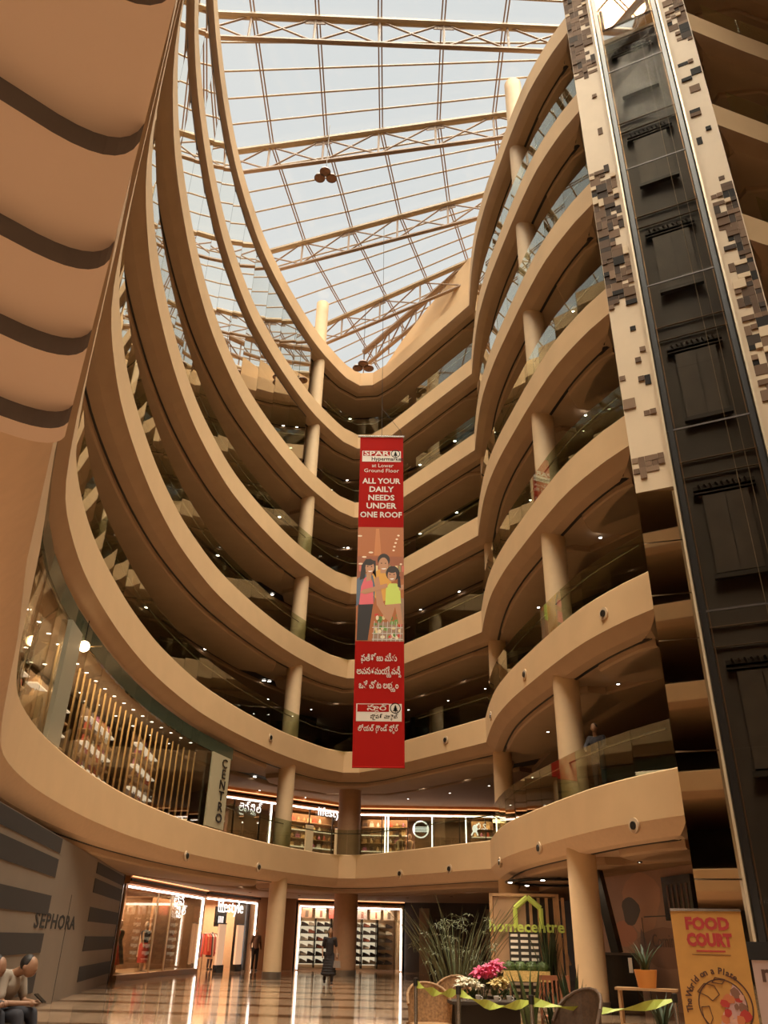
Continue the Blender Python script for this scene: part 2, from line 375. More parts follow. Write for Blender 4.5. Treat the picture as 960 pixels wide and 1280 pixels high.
for o in list(COL.objects):
    if o.name.startswith('glass_screen') and not o.children: bpy.data.objects.remove(o)
# ------------------------------------------------------------------ columns
def column(x, y, r, label, top=36.5, cm_=None):
    b = MB()
    b.lathe([(0, .25), (r, .25), (r, top), (0, top)], (x, y, 0), 28)
    c = b.build('column', cm_ or COLM, smooth=True, label=label, cat='column')
    MB().lathe([(r+.015, 0), (r+.015, .25), (r-.02, .25)], (x, y, 0), 28).build('skirting', mat('skirting_metal', (.30, .25, .2), .3, .7), c, smooth=True)
column(-4.15, 37.7, .38, 'tall round cream column on the left, left of the hanging red banner')
column(5.48, 22.95, .38, 'tall round cream column nearest the lift tower on the right')
column(5.05, 33.1, .38, 'round cream column in the far right corner behind the curved galleries')
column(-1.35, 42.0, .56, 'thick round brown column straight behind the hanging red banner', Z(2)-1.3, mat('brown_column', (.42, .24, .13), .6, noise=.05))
# ------------------------------------------------------------------ shop walls behind the galleries
SHG = mat('gallery_shop_front', (.05, .052, .04), .12, spec=.6)
SHW = mat('gallery_shop_wall', (.20, .14, .09), .6, noise=.15, nscale=.6)
MUL = mat('mullion', (.08, .07, .06), .4, .5)
def inner_wall(k, o_=6.0, h=3.14):
    root = empty('gallery_shops', (0, 0, Z(k)), label='dark glazed shop fronts set back along the %s gallery up' % ORD[k-1], cat='shops')
    rr = random.Random(k)
    for S in(arc(iN, IL-5, o_), arc(IL-4, IF, o_), arc(IF+3, IR, o_)):
        Q = resample(S, 3.2)
        for a, b in zip(Q[:-1], Q[1:]):
            d = b-a; c = (a+b)/2; A = math.atan2(d.y, d.x)
            m = SHG if rr.random() < .72 else SHW
            key = ('w', round(d.length, 2), m.name)
            if key not in _gm: _gm[key] = MB().box((0, 0, h/2), (d.length-.06, .1, h)).mesh('shop_panel', m)
            obj('shop_panel', _gm[key], root, (c.x, c.y, 0), (0, 0, A))
            if 'mul' not in _gm: _gm['mul'] = MB().box((0, 0, h/2), (.07, .16, h)).mesh('mullion', MUL)
            obj('mullion', _gm['mul'], root, (a.x, a.y, 0), (0, 0, A))
for k in range(2, 7): inner_wall(k)
# ------------------------------------------------------------------ skylight
ZT = 36.6; ZB = 34.95
ROWS = [
 [(-11.8, -13), (-9, -12), (-6.2, -11), (-3.4, -10), (-.7, -9), (2.05, -8), (4.75, -7), (7.8, -6), (10.6, -5)],
 [(-11.8, -5.8), (-9, -5), (-6.2, -4.2), (-3.4, -3.4), (-.7, -2.6), (2.05, -1.8), (4.75, -1), (7.8, -.2), (10.6, .6)],
 [(-11.8, 1.4), (-9, 2), (-6.2, 2.6), (-3.4, 3.2), (-.7, 3.8), (2.05, 4.4), (4.75, 5), (7.8, 5.6), (10.6, 6.2)],
 [(-11.8, 8.0), (-9, 8.4), (-6.2, 8.8), (-3.4, 9.2), (-.7, 9.6), (2.05, 10), (4.75, 10.4), (7.8, 10.8), (10.6, 11.2)],
 [(-11.8, 13.9), (-9, 14.1), (-6.2, 14.3), (-3.4, 14.5), (-.7, 14.7), (2.05, 14.9), (4.75, 15.1), (7.8, 15.3), (10.6, 15.5)],
 [(-11.8, 20.05), (-9, 20.1), (-6.2, 20.15), (-3.4, 20.2), (-.7, 20.25), (2.05, 20.3), (4.75, 20.35), (7.6, 20.4), (10.4, 20.45)],
 [(-11.7, 27.6), (-8.9, 27.1), (-6.1, 26.6), (-3.35, 26.1), (-.6, 25.6), (2.2, 25.1), (4.85, 24.6), (7.6, 24.1), (10.3, 23.6)],
 [(-10.4, 34.8), (-7.7, 33.8), (-4.95, 32.8), (-2.2, 31.9), (.5, 30.9), (3.1, 29.9), (5.8, 28.9), (8.5, 27.9), (11.1, 26.9)],
 [(-7.8, 42.1), (-5.15, 40.4), (-2.7, 38.9), (-.1, 37.4), (2.3, 35.8), (4.6, 34.2), (6.9, 32.6), (9.2, 31.0), (11.5, 29.4)],
 [(-5.2, 49.4), (-2.8, 47.0), (-.4, 44.8), (2.0, 42.6), (4.2, 40.4), (6.4, 38.2), (8.4, 36.0), (10.2, 33.8), (12, 31.6)]]
sky = empty('skylight', (0, 0, ZT), label='sloping glazed atrium skylight on steel trusses under a pale sky', cat='skylight')
def L2(p): return Vector((p[0], p[1], 0))
nr = len(ROWS); ncol = 9
for t, R_ in enumerate(ROWS):
    a = L2(R_[0]); b = L2(R_[-1])
    top = MB().bar(a, b, .17, 8).build('truss', CHORD, sky)
    MB().bar(a+Vector((0, 0, ZB-ZT)), b+Vector((0, 0, ZB-ZT)), .11, 8).build('bottom_chord', TRUSS, top)
    for c in range(ncol-1):
        p = a.lerp(b, c/(ncol-1)); q = a.lerp(b, (c+1)/(ncol-1)); dn = Vector((0, 0, ZB-ZT))
        MB().bar(p, q+dn, .045, 6).build('brace', TRUSS, top)
        MB().bar(p+dn, q, .045, 6).build('brace', TRUSS, top)
        MB().bar(p, p+dn, .06, 6).build('brace', TRUSS, top)
        mid = (p+q)/2; dd = (q-p).normalized()
        if c % 2: MB().prism([(-.45, 0), (.45, 0), (.2, .35), (-.2, .35)], -.02, .02).build('gusset_plate', TRUSS, top, loc=p+dd*.0+Vector((0, 0, -.4)), rot=(math.pi/2, 0, math.atan2(dd.y, dd.x)))
for c in range(ncol):
    pts = [L2(ROWS[t][c])+Vector((0, 0, .16)) for t in range(nr)]
    for dx in(-.07, .07): MB().tube([p+Vector((dx, 0, 0)) for p in pts], .035, 6).build('rafter', TRUSS, sky)
PANE = {}
for t in range(nr-1):
    nd = 5
    for s in range(nd):
        for_row = []
        P0 = [L2(ROWS[t][c]).lerp(L2(ROWS[t+1][c]), s/nd) for c in range(ncol)]
        P1 = [L2(ROWS[t][c]).lerp(L2(ROWS[t+1][c]), (s+1)/nd) for c in range(ncol)]
        if s: MB().tube([p+Vector((0, 0, .24)) for p in P0], .045, 6).build('purlin', CHORD, sky)
        if t >= 3 or s % 5 == 0:
            for c in range(ncol-1):
                z_ = Vector((0, 0, .31))
                quad = [P0[c]+z_, P0[c+1]+z_, P1[c+1]+z_, P1[c]+z_]
                if t < 3: Q1 = [L2(ROWS[t+1][c]), L2(ROWS[t+1][c+1])]; quad = [P0[c]+z_, P0[c+1]+z_, Q1[1]+z_, Q1[0]+z_]
                MB().add(quad+[v+Vector((0, 0, .012)) for v in quad], [(3, 2, 1, 0), (4, 5, 6, 7), (0, 1, 5, 4), (1, 2, 6, 5), (2, 3, 7, 6), (3, 0, 4, 7)]).build('glass_pane', ROOFG, sky)
# slanted edge girder along the far facade
ga = Vector((-1.6, 42.3, 0)); gb = Vector((5.0, 33.6, 0))
gm = MB().bar(ga, gb, .2, 8).bar(ga+Vector((0, 0, -1.3)), gb+Vector((0, 0, -1.3)), .13, 8)
for c in range(8): p = ga.lerp(gb, c/8); q = ga.lerp(gb, (c+1)/8); gm.bar(p+Vector((0, 0, -1.3)), q, .05, 6).bar(p, p+Vector((0, 0, -1.9)), .05, 6)
gm.build('edge_girder', mat('edge_girder_paint', (.30, .2, .13), .5), sky)
# opaque roof round the skylight and its curb
hole = [Vector((*ROWS[t][0], 0)) for t in range(nr)]+[Vector((*ROWS[-1][c], 0)) for c in range(1, ncol)]+[Vector((*ROWS[t][-1], 0)) for t in range(nr-2, -1, -1)]+[Vector((*ROWS[0][c], 0)) for c in range(ncol-2, 0, -1)]
outer = [Vector((x, y, 0)) for x, y in OUT]
rb = MB().add([v+Vector((0, 0, 37.0)) for v in outer+hole], tessellate_polygon([outer, hole]))
rb.build('ceiling', mat('roof_underside', (.70, .55, .38), .8), kind='structure')
# attic wall standing on the topmost gallery at the far end
pts = [(-6.3, 34.2, 34.2), (-5.3, 36.6, 34.2), (-4.4, 38.6, 34.6), (-3.4, 40.2, 34.3), (-2.6, 41.3, 33.9), (-1.5, 41.6, 33.6), (-.2, 40.5, 33.9), (.9, 38.9, 34.8), (2.1, 37.1, 35.4), (3.4, 35.2, 35.9), (4.55, 33.5, 36.35), (4.95, 33.2, 36.5)]
ab = MB()
for (x0, y0, h0), (x1, y1, h1) in zip(pts[:-1], pts[1:]):
    d = Vector((x1-x0, y1-y0)).normalized(); n_ = Vector((-d.y, d.x))*.25
    ab.add([(x0, y0, 33.1), (x1, y1, 33.1), (x1, y1, h1), (x0, y0, h0), (x0+n_.x, y0+n_.y, 33.1), (x1+n_.x, y1+n_.y, 33.1), (x1+n_.x, y1+n_.y, h1), (x0+n_.x, y0+n_.y, h0)],
           [(0, 1, 2, 3), (5, 4, 7, 6), (3, 2, 6, 7), (0, 3, 7, 4), (1, 5, 6, 2)])
ab.build('wall_attic', PAINT, kind='structure')
# pendant lamp clusters
def cluster(c, r, label, top):
    e = empty('pendant_lamp', c, label=label, cat='pendant lamp')
    dm = mat('lamp_dome', (.42, .22, .15), .4); rim = mat('lamp_rim', (.06, .04, .03), .4)
    MB().bar((0, 0, .45), (0, 0, top-c[2]), .018, 6).build('cable', rim, e)
    MB().tube([(-r*1.1, 0, .1), (0, 0, .45), (r*1.1, 0, .1)], .02, 6).tube([(0, -r*1.2, .1), (0, 0, .45)], .02, 6).build('bracket', rim, e)
    for dx, dy in((-1.1, .2), (1.1, .2), (0, -1.2)):
        s = MB().lathe([(0, .14), (.5*r, .12), (.9*r, .05), (r, -.04), (.93*r, -.03), (0, .03)], (dx*r, dy*r, 0), 20).build('lamp_shade', dm, e, smooth=True)
        MB().lathe([(r*.97, -.05), (r*1.03, -.05), (r*1.03, -.015), (r*.97, -.015)], (dx*r, dy*r, 0), 20).build('rim', rim, s)
cluster(bpd(407, 221, 25.5), .25, 'cluster of three round pendant lamps high under the middle of the skylight', 36.6)
cluster(bpd(454, 459, 38.0), .3, 'cluster of three round pendant lamps low above the far gallery curve', 36.6)
# ------------------------------------------------------------------ lift tower
A_ = math.radians(26.4); DL_ = 17.4
lift = empty('lift_tower', (DL_*math.sin(A_), DL_*math.cos(A_), 0), -A_, label='tall dark glazed lift shaft between cream jambs with mosaic tiles', cat='lift shaft')
SH0, SH1, JL, JR = -1.03, 1.05, -1.93, 1.83
HT = 36.9
dk = mat('shaft_wall', (.10, .075, .06), .5, noise=.15, nscale=.6)
MB().box(((SH0+SH1)/2, 2.55, 15.9), (2.5, .12, 31.8)).build('back_wall', dk, lift)
for x, nm in((SH0-.12, 'side_wall'), (SH1+.12, 'side_wall')): MB().box((x, 1.42, HT/2), (.1, 2.3, HT)).build(nm, dk, lift)
MB().box(((SH0+SH1)/2, 2.0, 34.3), (2.2, .1, 5.2), R=Matrix.Rotation(math.radians(-4), 3, 'X')).build('top_panel', mat('polished_panel', (.80, .55, .36), .03, .75), lift)
mz = 11.0
jl = MB().box(((JL+SH0)/2, .13, (HT+mz)/2), (SH0-JL-.02, .26, HT-mz)).build('jamb', CREAM, lift)
jr = MB().box(((JR+SH1)/2, .13, HT/2), (JR-SH1-.02, .26, HT)).build('jamb', CREAM, lift)
MB().box((JR-.03, .9, HT/2), (.06, 1.3, HT)).build('return_wall', CREAM, lift)
MB().box((JL+.03, .9, HT/2), (.06, 1.3, HT)).build('return_wall', CREAM, lift)
for x, r_ in((SH0+.0, .035), (SH1+.0, .035)):
    MB().box((x, -.02, HT/2), (.05, .3, HT)).build('jamb_edge', mat('edge_trim', (.62, .5, .34), .3, .3), lift)
for x in(SH0+.12, SH1-.12):
    MB().box((x, .12, HT/2), (.12, .2, HT)).build('guide_frame', mat('black_frame', (.018, .016, .015), .3), lift)
    MB().box((x+(.09 if x < 0 else -.09), .3, HT/2), (.02, .05, HT)).build('guide_rail', mat('rail_copper', (.42, .26, .15), .3, .8), lift)
for x in (.35, .62): MB().bar((x, 1.0, .2), (x, 1.0, 31), .008, 5).build('hoist_cable', mat('cable', (.35, .25, .16), .4), lift)
dm_ = mat('landing_door', (.12, .088, .068), .5, noise=.12, nscale=2); dm2 = mat('door_gear', (.05, .035, .027), .5, .3)
for k in range(1, 7):
    z = Z(k)
    d = MB().box((-.28, 2.42, z+1.1), (.54, .1, 2.2)).box((.28, 2.42, z+1.1), (.54, .1, 2.2)).build('landing_door', dm_, lift)
    MB().box((0, 2.34, z-.12), (1.25, .14, .12)).build('door_sill', mat('sill', (.06, .045, .035), .5), d)
    g = MB().box((0, 2.4, z+2.42), (1.5, .14, .1)).box((0, 2.4, z+2.28), (1.5, .1, .04))
    for q in range(9): g.bar((-.6+.14*q, 2.3, z+2.5), (-.55+.14*q, 2.34, z+2.36+.06*(q % 2)), .03, 5)
    g.build('door_gear', dm2, d)
    MB().box((0, 2.44, z+3.35), (2.2, .06, .02)).box((0, 2.44, z+2.85), (2.2, .06, .012)).build('panel_joint', mat('joint_line', (.30, .2, .13), .5), lift)
    MB().box((.0, .05, z+2.9), (2.0, .025, .045)).build('cross_rail', dm2, lift)
SHFG = glassmat('shaft_glass', (.82, .80, .76), ior=1.4, refl=.04)
for k in range(0, 7):
    z0 = 0 if k == 0 else Z(k); z1 = Z(k+1) if k < 6 else 31.5
    MB().box((.01, .06, (z0+z1)/2), (1.86, .015, z1-z0-.006)).build('shaft_pane', SHFG, lift)
# mosaic pieces
pal = [(.20, .125, .08), (.155, .095, .06), (.12, .075, .05), (.24, .155, .10), (.02, .016, .014), (.66, .52, .36), (.06, .042, .032)]
pm = [mat('mosaic_%s' % n, c, .8, spec=.15) for n, c in zip(('tan', 'brown', 'umber', 'sand', 'black', 'ivory', 'dark'), pal)]
TM = {}
def mosaic(x0, x1, bands, seed, hi=True):
    rr = random.Random(seed); cs = .152; nx = int((x1-x0)/cs)
    for za, zb, dens, wts, ragged in bands:
        nz_ = int((zb-za)/cs); used = set()
        for j in range(nz_):
            for i in range(nx):
                if (i, j) in used: continue
                edge = min(j, nz_-1-j)
                if dens > .5:
                    side = i if hi else nx-1-i
                    if edge < 4 and rr.random() < .35*(4-edge)/2: continue
                    if ragged and (nx-1-side) < 2 and rr.random() < .5: continue
                elif rr.random() > dens: continue
                wd, hd = rr.choice([(1, 1), (2, 1), (1, 2), (2, 2), (1, 1), (2, 1)])
                cells = [(i+a, j+b) for a in range(wd) for b in range(hd)]
                if any(c in used or c[0] >= nx or c[1] >= nz_ for c in cells): wd = hd = 1; cells = [(i, j)]
                used.update(cells)
                mi = rr.choices(range(7), wts)[0]; dp = .05 if mi == 5 else rr.choice((.012, .02, .035))
                key = (wd, hd, mi, dp)
                if key not in TM: TM[key] = MB().box((wd*cs/2, -dp/2, hd*cs/2), (wd*cs-.008, dp, hd*cs-.008)).mesh('mosaic_tile', pm[mi])
                obj('mosaic_tile', TM[key], lift, (x0+i*cs, 0, za+j*cs))
mosaic(JL+.02, SH0-.1, [(26.6, 34.4, 1, (5, 5, 4, 4, .3, 1, 1), True), (22.6, 25.8, .05, (3, 3, 0, 3, 2, 0, 0), False), (16.6, 22.4, 1, (4, 5, 5, 2, 2, 1.4, 4), True), (12.2, 16, .05, (2, 3, 3, 1, 3, 0, 0), False), (11.2, 12.2, .7, (3, 4, 1, 2, 3, 0, 0), False)], 3, True)
mosaic(SH1+.14, JR, [(26.6, 34.4, 1, (5, 5, 4, 4, .3, 1, 1), True), (20.8, 26, .06, (3, 2, 0, 1, 3, 0, 0), False), (12.6, 20.4, 1, (3, 4, 5, 1, 4, 1.4, 5), True)], 9, False)
# mirrored panels under the mosaic on the left jamb
Rm = Matrix.Rotation(math.radians(9), 3, 'Z')
zs = [0.05, 2.6, 4.95, 7.3, 8.35, 9.65, mz]
for a, b in zip(zs[:-1], zs[1:]):
    MB().box((0, 0, (a+b)/2), (SH0-JL-.03, .03, b-a-.03), R=Rm).build('mirror_panel', MIRROR, lift, loc=((JL+SH0)/2, .06, 0))
MB().box(((JL+SH0)/2, .22, mz/2), (SH0-JL-.02, .06, mz)).build('jamb_core', CREAM, lift)
# ------------------------------------------------------------------ stepped canopy soffit overhead on the near left
can = empty('canopy', (-1.25, 2.55, 3.05), label='stepped brown canopy with dark rounded grooves overhead at the near left', cat='canopy')
D_ = Vector((-.4337, .901)); E_ = Vector((-.745, -.667))
dk_ = [d*.4907 for d in (5.82, 5.6, 4.87, 4.16, 3.39, 2.6, 1.85, 1.1, .3)]
RIS = mat('groove_shade_face', (.15, .14, .14), .6); CANP = mat('canopy_paint', (.72, .61, .53), .8, noise=.03, nscale=1.5)  # riser faces get a darker colour for the shade inside the grooves
def cpt(d): return D_*d
def riser(d, r=.25, n=8):
    """plan curve from the left, running towards the right edge and bending back towards the viewer"""
    c = cpt(d); p0 = c+E_*r*1.1; p1 = c+E_*.03+D_*.01; p2 = c-D_*r*.55
    arc_ = [(p0*(1-t)**2+p1*2*t*(1-t)+p2*t*t) for t in [k/n for k in range(n+1)]]
    return [c+E_*4.5]+arc_
for k in range(8):
    near_ = riser(dk_[k+1]); far_ = riser(dk_[k]) if k == 0 else [p+D_*.06 for p in riser(dk_[k])]
    poly = far_+near_[::-1]
    z0 = .0736*k; z1 = .545
    b = MB(); n = len(poly); nf = len(far_)
    vs = [(p.x+1.25, p.y-2.55, z0) for p in poly]+[(p.x+1.25, p.y-2.55, z1) for p in poly]
    b.add(vs, [tuple(range(n)), tuple(range(2*n-1, n-1, -1))], CANP)
    for i in range(n):
        m_ = RIS if i >= nf else CANP
        b.add(vs, [(i, (i+1) % n, n+(i+1) % n, n+i)], m_)
    me = b.mesh('canopy_step', None)
    obj('canopy_step', me, can)
# ------------------------------------------------------------------ shop walls on planes
class Wall:
    def __init__(s, A, B, z0=0):
        s.A = Vector(A); s.B = Vector(B); s.z0 = z0; s.d = (s.B-s.A).normalized(); s.n = Vector((-s.d.y, s.d.x)); s.L = (s.B-s.A).length
        s.ang = math.atan2(s.d.y, s.d.x)
    def px(s, u, v, y=0.):                # pixel -> (along, height over z0)
        r = ray(u, v); n = s.n; t = (n.dot(s.A)+y)/(r.x*n.x+r.y*n.y); p = Vector((r.x*t, r.y*t)); return (p-s.A).dot(s.d), H+r.z*t-s.z0
    def pt(s, a, y, z): p = s.A+s.d*a+s.n*y; return (p.x, p.y, s.z0+z)
    def root(s, name, **k): return empty(name, (s.A.x, s.A.y, s.z0), s.ang, **k)
def bx(root, name, x0, x1, y0, y1, z0, z1, m, **k):
    return MB().box(((x0+x1)/2, (y0+y1)/2, (z0+z1)/2), (abs(x1-x0), abs(y1-y0), abs(z1-z0))).build(name, m, root, **k)
TUBE = mat('tube_light', (1, .93, .86), .4, emit=5.5, ecol=(1, .87, .78))
WOOD = mat('orange_timber', (.50, .22, .08), .45, noise=.15, nscale=3)
DARKW = mat('dark_wall', (.045, .032, .025), .5, noise=.2, nscale=1)
BEIGE = mat('shop_beige', (.62, .42, .25), .6, noise=.05)
WHITE = mat('white_print', (.9, .88, .84), .5)
BLACK = mat('black_gloss', (.012, .011, .01), .25)
LITW = mat('lit_letters', (1, .97, .93), .4, emit=1.3, ecol=(1, .95, .9))
GREY = mat('hoarding_grey', (.20, .155, .115), .7, noise=.05, nscale=1.)
HBLK = mat('hoarding_black', (.022, .018, .016), .75)
# --- striped hoarding on the near left
S = Wall((-5.6, 9.6), (-9.1, 31.8)); r_ = S.root('striped_hoarding', label='grey hoarding wall with black stripes at either side and a thin shop name', cat='hoarding')
bx(r_, 'panel', 0, S.L, 0, .15, 0, 3.37, GREY)
aL = S.px(52, 1180)[0]; aM = S.px(100, 1180)[0]; aR = S.px(145, 1180)[0]
for z in (.28, 1.02, 1.76, 2.5, 3.0): 
    h = .37 if z < 2.9 else .3
    bx(r_, 'stripe', aM+.6, S.L-.05, -.012, 0, z, z+h, HBLK); bx(r_, 'stripe', .1, aL, -.012, 0, z+.05, z+h+.05, HBLK)
bx(r_, 'door_joint', S.px(78, 1180)[0], S.px(78, 1180)[0]+.03, -.006, 0, 0, 2.3, HBLK)
bx(r_, 'edge_post', S.L-.1, S.L, -.03, .18, 0, 3.37, BLACK)
a0, z0 = S.px(70, 1153)
text('sign_text', 'SEPHORA', .42, mat('thin_black_letters', (.012, .01, .008), .8), r_, (a0+.1, -.006, z0), (math.pi/2, 0, 0), .003, sx=2.5, space=1.12, bold=.008)
# --- ground shops
def shop(name, W, label, top, depth=3.2, backm=None, tube=True, sides=(True, True), header=True, tubeh=None):
    r = W.root(name, label=label, cat='shop')
    th = tubeh or top-.12
    bx(r, 'back_wall', 0, W.L, depth, depth+.1, 0, top+.2, backm or BEIGE)
    for x in (0, W.L): bx(r, 'side_wall', x-.05, x+.05, .05, depth, 0, top+.2, backm or BEIGE)
    bx(r, 'ceiling_board', 0, W.L, .05, depth, top+.02, top+.08, mat('shop_ceiling', (.45, .3, .2), .7))
    if header:
        bx(r, 'header', -.1, W.L+.1, -.1, .1, top, 3.40, WOOD)
        bx(r, 'header_band', -.1, W.L+.1, -.16, -.1, top+.1, top+.2, BLACK)
        bx(r, 'cove_strip', -.1, W.L+.1, -.2, -.16, top+.24, top+.27, mat('cove_glow', (1, .6, .3), .4, emit=2.0, ecol=(1, .5, .22)))
    if tube:
        bx(r, 'tube_light', .05, W.L-.05, -.06, -.0, th, th+.07, TUBE)
        for q, x in zip(sides, (.06, W.L-.06)):
            if q: bx(r, 'tube_light', x-.035, x+.035, -.06, 0, .05, th, TUBE)
    return r
W1 = Wall((-9.15, 32.6), (-8.1, 41.9)); top1 = 3.12
r1 = shop('display_window', W1, 'lit shop display window with clothes right of the striped hoarding', top1, 2.2, mat('window_back', (.32, .19, .11), .6, noise=.1), sides=(False, True))
for x in (187, 205): a = W1.px(x, 1200)[0]; bx(r1, 'mullion', a-.03, a+.03, -.03, .03, 0, top1-.15, mat('bright_mullion', (.75, .6, .45), .3, .4))
bx(r1, 'sill', 0, W1.L, -.1, 2.2, 0, .18, mat('display_sill', (.45, .3, .18), .4))
ab = [0, W1.px(187, 1200)[0], W1.px(205, 1200)[0], W1.L]
for a, b in zip(ab[:-1], ab[1:]): bx(r1, 'glass_pane', a+.04, b-.04, -.01, .005, .2, top1-.15, SHOPG)
bx(r1, 'display_panel', W1.px(212, 1180)[0], W1.px(240, 1180)[0], .9, 1.0, .2, 2.9, mat('warm_panel', (.48, .25, .13), .5))
a, z = W1.px(222, 1126); telugu('shop_sign', [[('లై', None), ('ఫ్', None)]], .42, LITW, r1, (a, -.1, z), 1.5); a, z = W1.px(224, 1139); telugu('shop_sign', [[('సై', 'ట'), ('ల్', None)]], .42, LITW, r1, (a, -.1, z), 1.4)
W2 = Wall((-8.0, 42.1), (-6.25, 47.2)); top2 = 3.15
r2 = shop('shop_entrance', W2, 'bright open shop entrance with white lit name over it beyond the display window', top2, 5, BEIGE, sides=(False, True))
a, z = W2.px(286, 1134); text('shop_sign', 'lifestyle', .78, LITW, r2, (a, -.12, z), (math.pi/2, 0, 0), .02, sx=1.15)
W3 = Wall((-6.15, 47.4), (-4.25, 48.4)); r3 = W3.root('poster_wall', label='narrow timber wall with a fashion poster between two lit shops', cat='wall')
bx(r3, 'wall_panel', 0, W3.L, 0, .2, 0, 3.4, mat('brown_panel', (.26, .12, .05), .5))
bx(r3, 'poster', .5, 1.35, -.03, 0, .9, 2.9, mat('poster_print', (.55, .25, .14), .5, noise=.5, nscale=3))
W4 = Wall((-4.1, 48.5), (1.55, 49.7)); top4 = 3.12
r4 = shop('shoe_shop_window', W4, 'shoe shop window framed by white tube lights behind the two columns', top4, 1.7, mat('shoe_back', (.60, .42, .28), .5), sides=(True, True))
bx(r4, 'glass_pane', .12, W4.L-.12, -.01, .005, .1, top4-.2, SHOPG)
W5 = Wall((1.7, 49.8), (6.9, 48.2)); r5 = W5.root('dark_shop_wall', label='dark shuttered shop front to the right of the shoe shop', cat='shop front')
bx(r5, 'wall_panel', 0, W5.L, 0, .2, 0, 3.4, DARKW)
for a in (.9, 4.6): bx(r5, 'pier', a, a+.55, -.25, 0, 0, 3.1, mat('pier_paint', (.26, .17, .1), .6))
bx(r5, 'shutter', 1.7, 4.4, -.06, 0, 0, 2.7, mat('shutter', (.03, .02, .02), .3))
W6 = Wall((7.0, 48.2), (12.5, 36)); r6 = W6.root('dark_shop_wall', label='dark wall running back behind the home store kiosk', cat='shop front'); bx(r6, 'wall_panel', 0, W6.L, 0, .2, 0, 3.4, DARKW)
W7 = Wall((-9.15, 32.0), (-9.2, 32.5)); 
# shelves and shoes in the shoe shop
sh = empty('shoe_shelving', W4.pt(0, 1.15, 0), W4.ang, label='white lit shelving full of shoes in the shoe shop window', cat='shelving')
lit = mat('lit_back', (1, .93, .84), .5, emit=.9, ecol=(1, .85, .68))
nb = 6; bw = (W4.L-.5)/nb
for i in range(nb):
    x0 = .25+i*bw
    bx(sh, 'back_panel', x0+.05, x0+bw-.05, .35, .4, .25, 2.35, lit if i not in (2, 5) else BEIGE)
    bx(sh, 'upright', x0-.03, x0+.03, 0, .4, .1, 2.9, BLACK)
    for j in range(6): bx(sh, 'shelf', x0+.04, x0+bw-.04, 0, .36, .3+.36*j, .33+.36*j, DARKW)
shoe_me = []
for c in ((.05, .03, .025), (.35, .1, .06), (.2, .15, .1), (.6, .5, .4)):
    b = MB()
    b.prism([(-.14, -.045), (.08, -.05), (.15, -.03), (.16, .02), (.1, .05), (-.14, .045)], 0, .035)
    b.add([(-.14, -.045, .035), (-.14, .045, .035), (-.04, .045, .035), (-.04, -.045, .035), (-.13, -.035, .13), (-.13, .035, .13), (-.05, .03, .12), (-.05, -.03, .12), (.15, -.03, .035), (.15, .03, .035), (.12, -.02, .06), (.12, .02, .06)],
          [(0, 1, 5, 4), (4, 5, 6, 7), (0, 4, 7, 3), (1, 2, 6, 5), (7, 6, 11, 10), (3, 7, 10, 8), (2, 9, 11, 6), (8, 10, 11, 9)])
    shoe_me.append(b.mesh('shoe', mat('shoe_%02d' % len(shoe_me), c, .5), True))
rs = random.Random(5)
for i in range(nb):
    for j in range(6):
        for q in range(2):
            p = W4.pt(.25+i*bw+.28+q*.42, 1.33, .33+.36*j)
            o = obj('shoe', shoe_me[rs.choice((0, 0, 0, 1, 2, 3))], None, p, (0, 0, W4.ang-.3), label='%s shoe on the %s shelf up, %s bay of the shoe shop' % (('left', 'right')[q], nth(j+1), nth(i+1)), cat='shoe', group='shoes on the lit shelving of the ground floor shop')
            o.scale = (1.35, 1.3, 1.5)
for i, c in enumerate(((.5, .28, .2), (.6, .5, .42), (.65, .12, .1), (.5, .36, .3), (.4, .3, .3), (.65, .5, .4), (.55, .42, .33))):
    p = W4.pt(.55+i*.78, .9, 2.5)
    e = empty('photo_panel', p, W4.ang, label='%s fashion photo panel from the left above the shoe shelves' % nth(i+1), cat='picture', group='photo panels above the shoe shelves')
    bx(e, 'panel', -.3, .3, 0, .04, 0, .48, mat('photo_%d' % i, c, .5)); bx(e, 'printed_figure', -.08+.04*(i % 3), .1, -.005, 0, .05, .38, mat('photo_fig_%d' % (i % 3), (.15+.1*(i % 3), .1, .08), .5)); bx(e, 'frame', -.32, .32, .01, .05, .48, .5, BLACK)
    MB().tube([(-.25, .02, .5), (-.25, .02, .6)], .01, 4).tube([(.25, .02, .5), (.25, .02, .6)], .01, 4).build('hanger', BLACK, e)
# clothes rails, gates and mannequins at the entrances
def gate(W, a, y, label, h=2.0, w=.62):
    e = empty('security_gate', W.pt(a, y, 0), W.ang, label=label, cat='gate')
    bx(e, 'gate_panel', -w/2, w/2, -.05, .05, .3, h, mat('gate_panel', (.80, .50, .30), .5, emit=.55, ecol=(1, .6, .35))); bx(e, 'foot', -w/2-.03, w/2+.03, -.1, .1, 0, .3, BLACK); bx(e, 'frame', -w/2-.03, w/2+.03, -.06, .06, h, h+.06, DARKST)  # panel is no lamp; its glow is added to make it brighter
gate(W2, W2.px(273, 1205, -.4)[0], -.4, 'left pale security gate in the ground floor shop entrance'); gate(W2, W2.px(296, 1205, -.4)[0], -.4, 'right pale security gate in the ground floor shop entrance')
e = empty('notice_board', W2.pt(W2.px(273, 1150)[0], -.1, 0), W2.ang, label='black hanging notice board with white lettering in the ground floor shop entrance', cat='sign')
bx(e, 'board', -.55, .55, -.03, .03, 1.9, 2.75, BLACK); [bx(e, 'printed_bar', -.25+.14*q, -.19+.14*q, -.04, -.03, 2.05, 2.35, LITW) for q in range(4)]; bx(e, 'printed_bar', -.3, .3, -.04, -.03, 2.52, 2.58, LITW)
